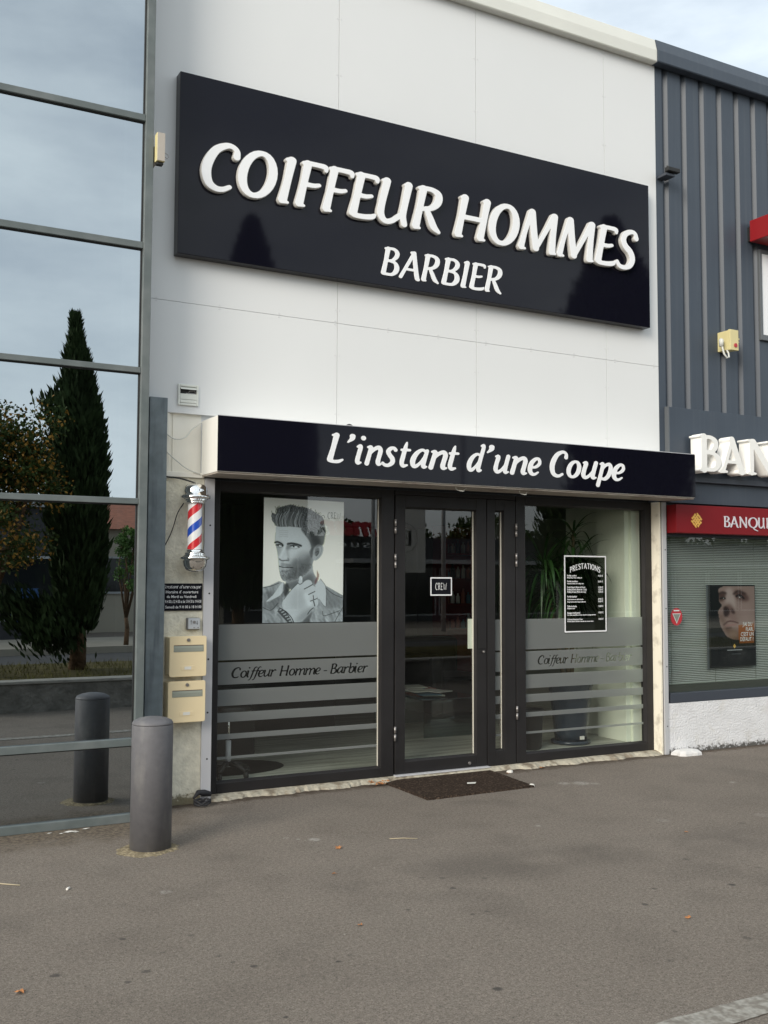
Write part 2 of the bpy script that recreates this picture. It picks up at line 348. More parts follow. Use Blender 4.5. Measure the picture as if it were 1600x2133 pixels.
def small_text(name, body, x, y, z, size, m, parent, shear=0, align='LEFT', width=None, face=1, bold=0, yscale=1):
    c = bpy.data.curves.new(name, 'FONT'); c.body = body; c.size = size; c.shear = shear; c.align_x = align; c.resolution_u = 2; c.offset = bold
    o = bpy.data.objects.new(name, c); COL.objects.link(o)
    me = bpy.data.meshes.new_from_object(o); bpy.data.objects.remove(o)
    n = len(me.vertices); co = np.empty(n*3); me.vertices.foreach_get('co', co); co = co.reshape(-1, 3)
    if width:
        w = co[:, 0].max()-co[:, 0].min(); k = width/w
    else: k = 1
    out = np.zeros_like(co); out[:, 0] = x+co[:, 0]*k*face; out[:, 1] = y; out[:, 2] = z+co[:, 1]*yscale
    me.vertices.foreach_set('co', out.ravel()); me.update()
    return link(name, me, m, parent)

# ------------------------------------------------------------ materials
mat('white_cladding', (.70, .706, .708), .42, .45, noise=(.7, .02), bump=(1.2, .004), rvar=.05)
mat('joint', (.66, .67, .68), .7)
mat('rivet', (.66, .66, .67), .4)
mat('cream_metal', (.84, .81, .73), .45, noise=(3, .05))
mat('coping_cream', (.66, .66, .61), .45, noise=(2, .04))
mat('stucco_cream', (.74, .70, .58), .9, .2, alt=((.54, .515, .43), 3.5, .45, .75), noise=(22, .12), bump=(60, .006))
mat('stucco_white', (.72, .72, .735), .9, .2, noise=(8, .06), bump=(55, .012), alt=((.62, .60, .56), 5, .55, .8))
mat('jamb_grey', (.52, .52, .545), .4, noise=(3, .04))
mat('frame_dark', (.019, .0175, .018), .45, .32, noise=(5, .12), rvar=.06)
mat('frame_black', (.012, .012, .012), .6)
mat('sunlit_edge', (.62, .60, .52), .5)  # cream carries the sunlight on the left-facing frame edges
mat('plaster_strip', (.42, .385, .31), .95, .1, alt=((.25, .21, .16), 9, .5, .62), noise=(30, .18), bump=(40, .01))
mat('reveal_cream', (.88, .83, .70), .8, alt=((.6, .55, .45), 8, .55, .7))
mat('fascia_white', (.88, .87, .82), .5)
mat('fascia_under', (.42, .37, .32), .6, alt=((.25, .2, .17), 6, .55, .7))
mat('gloss_black', (.0055, .0054, .0105), .04, .24, bump=(.9, .0012))
mat('sign_white', (.83, .835, .85), .45)
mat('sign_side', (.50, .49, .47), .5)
mat('grey_steel_paint', (.115, .135, .135), .45, .4, alt=((.15, .165, .165), 3, .45, .7), noise=(12, .08))
mat('steel_zinc', (.155, .185, .20), .5, .4, alt=((.22, .255, .27), 5, .42, .68), noise=(14, .12), streak=((.11, .13, .145), (6, 6, .6), 4, .5, .75))
mat('slate_clad', (.050, .064, .086), .45, .4, noise=(2, .06), streak=((.064, .078, .098), (9, 9, .15), 3, .5, .8))
mat('slate_light', (.11, .12, .13), .45)
mat('slate_dark', (.042, .05, .066), .5)
mat('red_box', (.185, .008, .012), .5, .2, noise=(3, .08))
mat('red_bright', (.27, .010, .014), .4)
mat('logo_gold', (.72, .42, .09), .5)
mat('bank_text', (.58, .56, .60), .5)
mat('ban_white', (.86, .85, .82), .4)
mat('blind_slat', (.43, .44, .415), .5)
mat('blind_string', (.30, .32, .28), .8)
mat('window_band', (.05, .055, .045), .5)
mat('post_grey', (.47, .475, .49), .45)
mat('shadow_gap', (.06, .04, .035), .9)
mat('chrome', (.88, .87, .85), .06, metal=1)
mat('pole_white', (.85, .85, .85), .12, coat=.6)
mat('pole_red', (.62, .035, .045), .12, coat=.6)
mat('pole_blue', (.02, .09, .50), .12, coat=.6)
mat('mail_beige', (.80, .66, .42), .38, noise=(4, .03))
mat('mail_slot', (.30, .32, .27), .4)
mat('mail_dark', (.10, .05, .035), .7)
mat('lock', (.35, .33, .32), .35, metal=.7)
mat('plate_black', (.006, .006, .010), .6, .15)
mat('plate_text', (.85, .85, .86), .5)
mat('switch_grey', (.48, .50, .53), .4)
mat('switch_dark', (.14, .14, .14), .5)
mat('vent_white', (.70, .71, .66), .45)
mat('vent_dark', (.03, .03, .03), .8)
mat('beige_box', (.66, .58, .30), .5, noise=(5, .06))
mat('beige_box_shaded', (.42, .38, .33), .5, noise=(8, .06))  # greyer beige with the shade already in the colour
mat('cable_white', (.62, .62, .58), .5)
mat('cable_black', (.02, .02, .02), .5)
mat('bollard_grey', (.125, .123, .132), .55, .4, noise=(30, .07), bump=(160, .0012), streak=((.20, .195, .19), (3, 3, .7), 4, .5, .8))
mat('mat_brown', (.045, .033, .026), .98, .05, noise=(70, .6), bump=(120, .012), alt=((.10, .072, .055), 45, .52, .68))
mat('paper', (.75, .76, .66), .7)
mat('leaf_orange', (.40, .17, .06), .7, noise=(50, .2))
mat('lump_white', (.68, .67, .66), .9, .2, noise=(12, .1), bump=(40, .01))
mat('straw', (.45, .38, .26), .8)
mat('white_bit', (.72, .70, .65), .7)
mat('black_rubber', (.012, .012, .012), .6)
mat('floor_laminate', (.50, .51, .44), .45, .4, streak=((.24, .24, .20), (.5, 9, 1), 3, .42, .66), noise=(30, .1))
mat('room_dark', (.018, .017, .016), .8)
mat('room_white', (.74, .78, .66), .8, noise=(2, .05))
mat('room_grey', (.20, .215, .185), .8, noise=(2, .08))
mat('black_leather', (.010, .010, .010), .35, .4)
mat('shelf_red', (.16, .012, .01), .4)
mat('book_a', (.45, .42, .38), .5); mat('book_b', (.35, .10, .06), .5); mat('book_c', (.10, .2, .26), .5)
mat('pot_blue', (.020, .032, .048), .22, .5)
mat('plant_leaf', (.026, .068, .017), .38, .4, noise=(6, .45))
mat('plant_stem', (.12, .09, .05), .8)
mat('white_paint_line', (.33, .315, .28), .8, alt=((.19, .17, .145), 26, .40, .6), noise=(60, .15))
mat('glass_clear_tone', (.1, .13, .13), .1)
mat('sticker_red', (.45, .03, .04), .4)
mat('sticker_white', (.6, .62, .6), .4)
mat('rag_dark', (.018, .018, .022), .7)
mat('sand', (.20, .165, .11), .95, .1, alt=((.30, .25, .165), 30, .45, .6), noise=(80, .4), bump=(90, .006))
glass_mat('shop_glass', (.90, .93, .91), 2.0)
glass_mat('list_film', (.24, .26, .24), .6)
glass_mat('mirror_glass', (.10, .11, .11), 1.6, (.80, .87, .92), .46, wav=.0006)
glass_mat('bank_glass', (.78, .84, .82), 1.8)
film_mat('banner_cloth', (.75, .75, .73), .45, (.80, .80, .78), .0)
film_mat('frost', (.40, .415, .42), .33, (.56, .60, .56), .10)
attr_mat('print', .45)

foot_stain('stucco_white', (.05, .045, .035), .022); foot_stain('stucco_cream', (.14, .12, .07), .05)
# ------------------------------------------------------------ ground
def ground_material():
    m = bpy.data.materials.new('asphalt'); m.use_nodes = True; n = m.node_tree; b = n.nodes['Principled BSDF']; lk = n.links.new
    t = n.nodes.new('ShaderNodeTexCoord'); O = t.outputs['Object']
    def noise(sc, lo, hi, a=0, c=1, det=4, vec=None, rough=.5):
        q = n.nodes.new('ShaderNodeTexNoise'); q.inputs['Scale'].default_value = sc; q.inputs['Detail'].default_value = det; q.inputs['Roughness'].default_value = rough
        lk(vec or O, q.inputs['Vector']); r = n.nodes.new('ShaderNodeMapRange')
        for i, v in ((1, lo), (2, hi), (3, a), (4, c)): r.inputs[i].default_value = v
        lk(q.outputs['Fac'], r.inputs[0]); return r.outputs[0]
    def M(op, a, c=None, cl=False):
        k = n.nodes.new('ShaderNodeMath'); k.operation = op; k.use_clamp = cl
        for i, v in enumerate((a, c)):
            if v is None: continue
            if isinstance(v, (int, float)): k.inputs[i].default_value = v
            else: lk(v, k.inputs[i])
        return k.outputs[0]
    def rng(x, lo, hi, a=0, c=1, smooth=True):
        r = n.nodes.new('ShaderNodeMapRange'); r.interpolation_type = 'SMOOTHSTEP' if smooth else 'LINEAR'
        for i, v in ((1, lo), (2, hi), (3, a), (4, c)): r.inputs[i].default_value = v
        lk(x, r.inputs[0]); return r.outputs[0]
    def mix(f, a, c, bt='MIX'):
        k = n.nodes.new('ShaderNodeMix'); k.data_type = 'RGBA'; k.blend_type = bt
        if isinstance(f, (int, float)): k.inputs[0].default_value = f
        else: lk(f, k.inputs[0])
        for s, v in ((6, a), (7, c)):
            if isinstance(v, tuple): k.inputs[s].default_value = (*v, 1)
            else: lk(v, k.inputs[s])
        return k.outputs[2]
    sep = n.nodes.new('ShaderNodeSeparateXYZ'); lk(O, sep.inputs[0]); X, Y = sep.outputs[0], sep.outputs[1]
    cur = mix(noise(.55, .35, .68), (.205, .176, .149), (.236, .203, .173))
    cur = mix(noise(2.6, .48, .72, 0, .4), cur, (.145, .125, .107)); cur = mix(noise(.9, .56, .62, 0, .30, 7), cur, (.235, .205, .175)); cur = mix(noise(1.3, .60, .64, 0, .18, 8), cur, (.135, .118, .103))
    cur = mix(noise(9, .5, .8, 0, .35), cur, (.24, .215, .18)); cur = mix(noise(34, .45, .75, 0, .4, 6), cur, (.125, .11, .095))
    # fine aggregate
    ag = noise(150, .34, .68, .50, 1.50, 4, rough=.8); cur = mix(1, cur, ag, 'MULTIPLY'); cur = mix(1, cur, noise(62, .35, .65, .84, 1.16, 3), 'MULTIPLY')
    vr = n.nodes.new('ShaderNodeTexVoronoi'); vr.inputs['Scale'].default_value = 95; lk(O, vr.inputs['Vector'])
    peb = M('MULTIPLY', rng(vr.outputs['Distance'], .12, .30, 1, 0), noise(13, .45, .62)); cur = mix(M('MULTIPLY', peb, .42), cur, (.34, .31, .27))
    vd = n.nodes.new('ShaderNodeTexVoronoi'); vd.inputs['Scale'].default_value = 70; lk(O, vd.inputs['Vector'])
    cur = mix(M('MULTIPLY', rng(vd.outputs['Distance'], .10, .24, 1, 0), .6), cur, (.05, .046, .042))
    # pale crumbs, sparse
    vs = n.nodes.new('ShaderNodeTexVoronoi'); vs.inputs['Scale'].default_value = 7; lk(O, vs.inputs['Vector'])
    sp = M('MULTIPLY', rng(vs.outputs['Distance'], .02, .05, 1, 0), rng(vs.outputs['Color'], .72, .74)); cur = mix(M('MULTIPLY', sp, .7), cur, (.5, .47, .42))
    # old damp track in front of the door and tyre smear
    tr = M('MULTIPLY', rng(M('ABSOLUTE', M('ADD', M('SUBTRACT', Y, M('MULTIPLY', X, -.16)), 1.72)), .05, .42, 1, 0), rng(X, 1.9, 3.2)); tr = M('MULTIPLY', tr, noise(1.7, .38, .6))
    cur = mix(M('MULTIPLY', tr, .42), cur, (.088, .078, .070))
    # dirt and gravel gathered against the walls
    ny = noise(7, .2, .8, -.16, .16); edge = M('ADD', Y, ny)
    d1 = M('MULTIPLY', rng(edge, -.95, -.45), rng(M('ADD', X, ny), 1.75, 2.35, 1, 0)); cur = mix(M('MULTIPLY', d1, .75), cur, mix(noise(38, .4, .62), (.062, .046, .033), (.17, .135, .095)))
    d2 = rng(M('ADD', Y, noise(14, .2, .8, -.06, .06)), -.14, -.02); cur = mix(M('MULTIPLY', d2, .72), cur, (.055, .036, .024))
    # trodden gum and oil spots
    wv = n.nodes.new('ShaderNodeTexNoise'); wv.inputs['Scale'].default_value = 30; lk(O, wv.inputs['Vector'])
    ad = n.nodes.new('ShaderNodeVectorMath'); ad.operation = 'MULTIPLY_ADD'; lk(wv.outputs['Color'], ad.inputs[0]); ad.inputs[1].default_value = (.02, .02, 0); lk(O, ad.inputs[2])
    spots = [(2.348,-3.69,.024,.9),(1.943,-3.149,.016,.9),(1.621,-3.036,.018,.8),(1.225,-2.886,.022,.7),(0.9,-2.756,.026,.8),(3.568,-3.173,.022,.7),(4.191,-3.139,.022,.9),(2.901,-2.514,.02,.8),(3.632,-3.741,.025,.5),(1.537,-2.856,.02,.45),(1.516,-2.561,.018,.4),(1.24,-2.468,.018,.7),(2.527,-2.705,.016,.5),(2.757,-2.908,.016,.6),(3.415,-3.526,.02,.5),(1.132,-2.959,.018,.7),(3.79,-3.0,.018,.6),(2.949,-2.338,.02,.4),(2.861,-2.281,.018,.4),(3.143,-2.442,.018,.4),(1.537,-3.544,.012,.8),(4.567,-2.977,.022,.4),(4.344,-2.67,.024,.35),(1.565,-2.952,.015,.5),(1.346,-2.71,.016,.4),(2.019,-3.104,.018,.35),(2.84,-2.905,.013,.5),(3.142,-3.777,.02,.3),(5.3,-2.2,.03,.4),(.95,-3.35,.02,.5)]
    acc = None
    for (sx, sy, sr, sa) in spots:
        dn = n.nodes.new('ShaderNodeVectorMath'); dn.operation = 'DISTANCE'; lk(ad.outputs[0], dn.inputs[0]); dn.inputs[1].default_value = (sx+.01, sy+.01, 0)
        v = rng(dn.outputs['Value'], sr*.45, sr*1.15, sa*.85, 0); acc = v if acc is None else M('MAXIMUM', acc, v)
    cur = mix(acc, cur, (.045, .043, .042))
    acc = None
    for (sx, sy, sr, sa) in [(2.70,-1.294,.035,.9),(2.563,-1.181,.018,.9),(2.62,-1.24,.014,.8),(5.117,-.625,.05,.6),(5.24,-.68,.07,.7),(5.32,-.74,.04,.5),(1.607,-1.894,.03,.5),(4.1,-1.64,.02,.5),(4.9,-1.9,.05,.25),(5.6,-2.1,.06,.25),(6.3,-1.2,.03,.6),(1.15,-1.75,.03,.25)]:
        dn = n.nodes.new('ShaderNodeVectorMath'); dn.operation = 'DISTANCE'; lk(ad.outputs[0], dn.inputs[0]); dn.inputs[1].default_value = (sx+.01, sy+.01, 0)
        v = rng(dn.outputs['Value'], sr*.5, sr*1.3, sa, 0); acc = v if acc is None else M('MAXIMUM', acc, v)
    cur = mix(M('MULTIPLY', acc, noise(45, .35, .55)), cur, (.40, .38, .35))
    lk(cur, b.inputs['Base Color']); b.inputs['Roughness'].default_value = .93; b.inputs['Specular IOR Level'].default_value = .15
    h = noise(260, 0, 1, 0, 1, 3, rough=.7); bp = n.nodes.new('ShaderNodeBump'); bp.inputs['Distance'].default_value = .006; bp.inputs['Strength'].default_value = .8; lk(h, bp.inputs['Height'])
    lk(bp.outputs[0], b.inputs['Normal'])
    MATS['asphalt'] = m
ground_material()
MB().quad((-250, -250, 0), (250, -250, 0), (250, 250, 0), (-250, 250, 0)).build('ground', 'asphalt', None, fix=False, kind='structure')
def noisy_strip(x0, x1, y0, y1, z, amp, n, m, name, seed=0, **k):
    rnd = random.Random(seed); mb = MB(); xs = [x0+(x1-x0)*i/n for i in range(n+1)]
    a = [(x, y0+rnd.uniform(-amp, amp), z) for x in xs]; c = [(x, y1+rnd.uniform(-amp, amp), z) for x in xs]
    for i in range(n): mb.quad(a[i], a[i+1], c[i+1], c[i])
    return mb.build(name, m, None, fix=False, **k)
noisy_strip(1.2, 9.5, -4.345, -4.212, .004, .006, 220, 'white_paint_line', 'parking_line', 3, kind='structure')

# ------------------------------------------------------------ glazed office front, left
office = empty('glass_office_building', (0, 0, 0), label='mirror-glazed office front with grey steel mullions, left of the white hairdresser front', cat='building')
YF, YG = -.345, -.312
GX0, GX1 = -4.0, 1.866
levels = [(.0, .052), (.482, .529), (2.037, 2.075), (2.901, 2.939), (3.734, 3.778), (4.600, 4.645), (5.48, 5.525), (6.37, 6.41)]
for z0, z1 in levels:
    bx('transom', GX0, GX1, YF+.002, -.300, z0, z1, 'grey_steel_paint', office, .003)
MB().box(GX1, 1.920, YF-.012, -.06, 0, 7.6).build('mullion', 'grey_steel_paint', office, .003)
for xm in (-1.62,):
    bx('mullion', xm-.03, xm+.03, YF-.012, -.3001, 0, 7.6, 'grey_steel_paint', office, .003)
for (xa, xb) in ((GX0, -1.65), (-1.59, GX1)):
    for (za, zb) in zip([l[1] for l in levels], [l[0] for l in levels[1:]]+[7.6]):
        if zb-za < .1: continue
        MB().quad((xa, YG, za), (xb, YG, za), (xb, YG, zb), (xa, YG, zb)).build('pane', 'mirror_glass', office, fix=False)
        g = MB(); t = .008
        g.box(xb-t, xb, YG-.01, YG-.001, za, zb); g.box(xa, xb-t, YG-.01, YG-.001, zb-t, zb)
        g.build('gasket', 'frame_black', office)
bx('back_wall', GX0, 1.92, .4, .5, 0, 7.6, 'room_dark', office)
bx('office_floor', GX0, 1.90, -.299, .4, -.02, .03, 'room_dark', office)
bx('side_wall', 1.946, 1.99, -.05, 4, 0, 7.6, 'slate_dark', office)
bx('roof', GX0, 1.99, -.2, 4, 7.6, 7.7, 'slate_dark', office)
st = MB(); st.box(1.999, 2.125, -.10, -.004, 0, 2.795)
st.build('corner_post', 'steel_zinc', office, .004, label='galvanised steel cover post at the corner')
bx('joint_strip', 1.9205, 1.998, -.075, -.003, 0, 7.0, 'slate_dark', office)

# ------------------------------------------------------------ hairdresser building
shop = empty('hairdresser_building', (4.4, 0, 0), label='white-panelled hairdresser building with dark framed glass front, between glazed office and bank', cat='building')
XA, XB, ZB, ZT = 1.99, 6.737, 2.712, 6.36
xsj = [2.0, 3.42, 5.03, 6.22, 6.737]; gap = .003
pn = [(1.999, 3.465), (3.468, 4.737), (4.74, 6.12), (6.123, 6.737)]
for (a, c) in pn:
    bx('cladding_panel', a, c, -.004, .03, 3.5025, ZT, 'white_cladding', shop, .0008)
    bx('cladding_panel', a, c, -.004, .03, ZB, 3.5, 'white_cladding', shop, .0008)
bx('core_wall', 2.0, 6.73, .032, .12, 2.30, 6.5, 'joint', shop)
rv = MB()
for i, x in enumerate(np.linspace(2.06, 6.68, 11)):
    for z in (3.49, 3.516): MB().disc_y(x, -.0075, z, .0055, -.0035, 8).build('rivet', 'rivet', shop)
for x in (3.45, 3.483, 4.722, 4.755, 6.105, 6.138):
    for z in (2.8, 3.25, 3.6, 5.45, 5.9, 6.3): MB().disc_y(x, -.0075, z, .0045, -.0035, 8).build('rivet', 'rivet', shop)
cp = MB()
prof = [(-.006, 6.330), (-.075, 6.330), (-.082, 6.340), (-.082, 6.440), (-.055, 6.553), (.30, 6.553), (.30, 6.40), (-.006, 6.40)]
def extr(mb, prof, x0, x1):
    i = len(mb.v); k = len(prof); mb.v += [(x0, y, z) for y, z in prof]+[(x1, y, z) for y, z in prof]
    for j in range(k): mb.f.append((i+j, i+(j+1) % k, i+k+(j+1) % k, i+k+j)); mb.sm.append(False)
    mb.f += [tuple(i+j for j in range(k))[::-1], tuple(i+k+j for j in range(k))]; mb.sm += [False]*2
    return mb
extr(cp, prof, 1.99, 6.70); cp.build('coping', 'coping_cream', shop, .003)
bx('roof', 1.99, 6.73, .30, 6, 6.38, 6.42, 'joint', shop)
# recessed corner bay above, rough wall below
bp_ = MB(); bp_.box(2.126, 2.41, .03, .06, 2.30, 2.72)
bp_.box(2.126, 2.172, .004, .03, 2.30, 2.711)
for x in (2.20,): bp_.box(x, x+.006, .022, .03, 2.30, 2.711)
bp_.build('ribbed_panel', 'cream_metal', shop, .002)
bx('ledge', 2.126, 2.425, -.012, .03, 2.262, 2.298, 'cream_metal', shop, .003)
sw = MB(); sw.box(2.126, 2.432, .006, .30, -.02, 2.261); sw.build('rough_wall', 'stucco_cream', shop)
jl = MB(); jl.box(2.4335, 2.506, -.006, .13, .012, 2.262); jl.build('jamb_cover', 'jamb_grey', shop, .002)
hb = MB()
for z in (.30, .62, .99, 1.45, 1.93): MB().disc_y(2.475, -.0075, z, .0065, -.005, 10).build('screw_hole', 'frame_black', shop)
rvl = MB(); rvl.box(6.7235, 6.742, .004, .16, .0, 2.262); rvl.build('reveal', 'reveal_cream', shop)
bx('gap_strip', 6.7425, 6.752, .006, .05, 0, 2.262, 'shadow_gap', shop)
pg = MB(); pg.box(6.7525, 6.80, -.010, .05, .0, 2.262); pg.build('post_cover', 'post_grey', shop, .002)
hb = MB()
for z in (.25, .78, 1.30, 1.83): MB().disc_y(6.782, -.0115, z, .006, -.009, 10).build('screw_hole', 'frame_black', shop)
# ragged plaster strip under the frames
rnd = random.Random(5); mb = MB(); n = 170; rows = []
for i in range(n+1):
    x = 2.50+(6.73-2.50)*i/n; w = .055+.022*math.sin(i*.35)+rnd.uniform(-.012, .012)
    if 3.95 < x < 5.2: w = .03+rnd.uniform(-.004, .004)
    rows.append([(x, .14, .030), (x, .085, .031+rnd.uniform(-.001, .001)), (x, .085-w*.55, .027+rnd.uniform(-.004, .004)), (x, .075-w, .012+rnd.uniform(-.004, .004)), (x, .060-w*1.1, -.01)])
for i in range(n):
    for j in range(4): mb.quad(rows[i][j], rows[i+1][j], rows[i+1][j+1], rows[i][j+1], sm=True)
mb.build('plaster_strip', 'plaster_strip', shop)
# head and side parts of the black frame, windows, door
FY, GY = .10, .14
def bars(name, outer, inner, parent, y0=FY, y1=.17, m='frame_dark', bev=.004):
    X0, X1, Z0, Z1 = outer; a, c, d, e = inner
    mb = MB(); mb.box(X0, a, y0, y1, Z0, Z1); mb.box(c, X1, y0, y1, Z0, Z1); mb.box(a, c, y0, y1, Z0, d); mb.box(a, c, y0, y1, e, Z1)
    o = mb.build(name, m, parent, bev)
    s = MB(); q = .012
    s.quad((a, y0+.004, d), (a+q, GY-.006, d+q), (a+q, GY-.006, e-q), (a, y0+.004, e))
    s.quad((a, y0+.004, d), (c, y0+.004, d), (c-q, GY-.006, d+q), (a+q, GY-.006, d+q))
    s.quad((a, y0+.004, e), (a+q, GY-.006, e-q), (c-q, GY-.006, e-q), (c, y0+.004, e))
    s.quad((c, y0+.004, d), (c, y0+.004, e), (c-q, GY-.006, e-q), (c-q, GY-.006, d+q))
    s.build('frame_lip', m, o, fix=False)
    return o
def pane(name, inner, parent, m='shop_glass', y=GY):
    a, c, d, e = inner
    return MB().quad((a, y, d), (c, y, d), (c, y, e), (a, y, e)).build(name, m, parent, fix=False)
BANDS = [(.967, 1.223), (.792, .952), (.641, .756), (.526, .591), (.403, .441), (.262, .281)]
def films(inner, parent, text=None):
    a, c, d, e = inner; y = GY-.004
    for i, (z0, z1) in enumerate(BANDS):
        if text and i == 1:
            x0, x1 = text; h = .0042
            segs = []; adv = 0
            items = []
            for ch in 'Coiffeur Homme - Barbier':
                if ch == ' ': adv += .28; continue
                s = glyph_segs(ch, .2, .86); b = seg_bbox(s); items.append((s, b, adv-(.16 if ch == 'f' else 0))); adv += (.30 if ch == 'f' else (b[1]-b[0])-.06)
            k = (x1-x0)/adv; kz = .079; zb = .835; res = .0035
            xs = np.arange(a, c+res, res); xs[-1] = c; zs = np.linspace(z0, z1, int((z1-z0)/res)+1)
            X, Y = np.meshgrid(xs, zs, indexing='ij'); F = np.full(X.shape, -1e9)
            for s, b, ad in items:
                sx = x0+ad*k; m0 = (X[:, 0] > sx-.01) & (X[:, 0] < sx+(b[1]-b[0])*k+.01)
                if not m0.any(): continue
                U = (X[m0]-sx)/k+b[0]; Vv = (Y[m0]-zb)/kz
                F[m0] = np.maximum(F[m0], field(s, U, Vv))
            V, P, E_ = iso_fill(-F, xs, zs)
            mb = solid(V, P, E_, lambda u, v: (u, v), y, None)
            mb.build('frosted_band', 'frost', parent, fix=False, label='frosted band with the italic words Coiffeur Homme - Barbier cut out')
        else:
            MB().quad((a, y, z0), (c, y, z0), (c, y, z1), (a, y, z1)).build('frosted_band', 'frost', parent, fix=False)
def sunlit_edge(x, z0, z1, parent): bx('sunlit_edge_strip', x-.016, x-.0005, GY-.012, GY-.002, z0, z1, 'sunlit_edge', parent)  # added pale strip: sun on the inner frame side put into its colour
I1 = (2.586, 3.914, .104, 2.192)
w1 = bars('shop_window', (2.507, 4.028, .031, 2.262), I1, shop); p1 = pane('pane', I1, w1); films((2.588, 3.900, .104, 2.192), w1, (2.700, 3.815))
sunlit_edge(3.916, .107, 2.188, w1)
I2 = (5.302, 6.640, .104, 2.195)
w2 = bars('shop_window', (5.205, 6.7228, .031, 2.262), I2, shop); pane('pane', I2, w2); films((5.303, 6.639, .104, 2.192), w2, (5.452, 6.50))
ID = (4.131, 4.804, .133, 2.127)
door = bars('door', (4.040, 4.905, .040, 2.222), ID, shop); pane('pane', ID, door); sunlit_edge(4.805, .14, 2.12, door)
IS = (4.992, 5.083, .152, 2.130)
side = bars('side_light', (4.913, 5.197, .031, 2.222), IS, shop); pane('pane', IS, side); films((4.993, 5.070, .152, 2.127), side); sunlit_edge(5.085, .155, 2.127, side)
bx('door_head', 4.036, 5.197, .098, .17, 2.2235, 2.262, 'frame_dark', shop, .003)
bx('threshold', 4.030, 4.911, .060, .17, .028, .038, 'jamb_grey', shop, .002)
gm = MB(); gm.box(4.0285, 4.0395, .125, .17, .04, 2.2225); gm.box(4.9055, 4.9125, .125, .17, .04, 2.2225); gm.box(5.1975, 5.2045, .125, .17, .04, 2.2615); gm.build('frame_groove', 'frame_black', shop)
bx('back_plate', 4.75, 4.816, .142, .150, .99, 1.232, 'paper', door)
hp = bx('lock_plate', 4.817, 4.898, .094, .0985, .990, 1.230, 'frame_dark', door, .001)
MB().disc_y(4.868, .084, .965, .009, .099, 12).build('keyhole', 'lock', door)
MB().disc_y(4.73, .088, .075, .012, .099, 12).build('door_stop', 'lock', door)
for x, zs in ((4.034, (.355, 1.698, 1.97)), (5.2, (.45, 1.72, 1.97))):
    for z in zs:
        MB().tube([(x, .088, z-.055), (x, .088, z-.004)], .009, 10).tube([(x, .088, z+.004), (x, .088, z+.055)], .009, 10).build('hinge', 'lock', shop)

# ---- room behind the glass
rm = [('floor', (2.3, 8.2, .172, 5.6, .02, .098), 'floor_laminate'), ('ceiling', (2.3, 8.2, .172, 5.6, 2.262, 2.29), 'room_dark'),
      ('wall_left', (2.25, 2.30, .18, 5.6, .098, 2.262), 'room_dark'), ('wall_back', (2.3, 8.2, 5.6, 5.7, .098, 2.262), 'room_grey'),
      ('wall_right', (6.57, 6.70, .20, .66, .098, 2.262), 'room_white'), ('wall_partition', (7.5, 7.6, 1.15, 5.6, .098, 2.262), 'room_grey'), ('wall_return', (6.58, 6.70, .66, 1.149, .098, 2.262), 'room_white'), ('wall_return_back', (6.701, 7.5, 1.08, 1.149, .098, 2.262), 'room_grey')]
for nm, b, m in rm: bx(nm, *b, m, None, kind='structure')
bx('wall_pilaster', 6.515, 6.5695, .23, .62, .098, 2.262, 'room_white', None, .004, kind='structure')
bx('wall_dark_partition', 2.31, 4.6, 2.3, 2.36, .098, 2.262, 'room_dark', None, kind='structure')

# ------------------------------------------------------------ canopy box with the shop name
fas = empty('canopy_sign', (4.6, -.18, 2.28), label='long black box sign with white italic lettering above the shop windows', cat='sign')
FX0, FX1, FZ0, FZ1, FFY = 2.405, 6.838, 2.282, 2.667, -.335
fb = MB(); fb.box(FX0, FX1-.0, FFY+.006, -.005, FZ0, FZ1); fb.build('box', 'fascia_white', fas, .002)
MB().box(FX0, 4.716, FFY, FFY+.0055, FZ0+.004, FZ1-.002).build('front_panel', 'gloss_black', fas)
MB().box(4.7175, FX1, FFY, FFY+.0055, FZ0+.004, FZ1-.002).build('front_panel', 'gloss_black', fas)
bx('underside', FX0+.004, 6.836, FFY+.02, -.01, FZ0-.012, FZ0-.0005, 'fascia_under', fas, .001)
bx('edge_strip', FX0, FX1, FFY+.0055, FFY+.014, FZ1-.001, FZ1+.004, 'jamb_grey', fas)
FT = [('L', 3.227, 3.359), ("'", 3.387, 3.456), ('i', 3.453, 3.543), ('n', 3.531, 3.683), ('s', 3.671, 3.808), ('t', 3.826, 3.926), ('a', 3.917, 4.082), ('n', 4.077, 4.251), ('t', 4.251, 4.356), ('d', 4.424, 4.600), ("'", 4.610, 4.684), ('u', 4.674, 4.835), ('n', 4.831, 5.005), ('e', 5.005, 5.141), ('C', 5.226, 5.413), ('o', 5.398, 5.551), ('u', 5.551, 5.729), ('p', 5.707, 5.888), ('e', 5.877, 6.023)]
for ch, a, c in FT:
    letter(ch, a, c, 2.386, 2.606, FFY-.0035, FFY-.0001, .24, .98, 40).build('letter', 'sign_white', fas, fix=False)
# little cable loops and clip by the canopy
for i, (x, z, w) in enumerate(((4.42, 2.268, .055), (5.02, 2.266, .045))):
    pts = [(x-w+2*w*t, -.27+.02*math.sin(t*9), z-.030*math.sin(math.pi*t)) for t in np.linspace(0, 1, 12)]
    props(MB().tube(pts, .0035, 6).build('cable_loop', 'cable_white', fas))
props(MB().tube([(3.43+.09*t, -.2, 2.668+.03*math.sin(math.pi*t)) for t in np.linspace(0, 1, 10)], .006, 6).build('cable_loop', 'cable_black', fas))

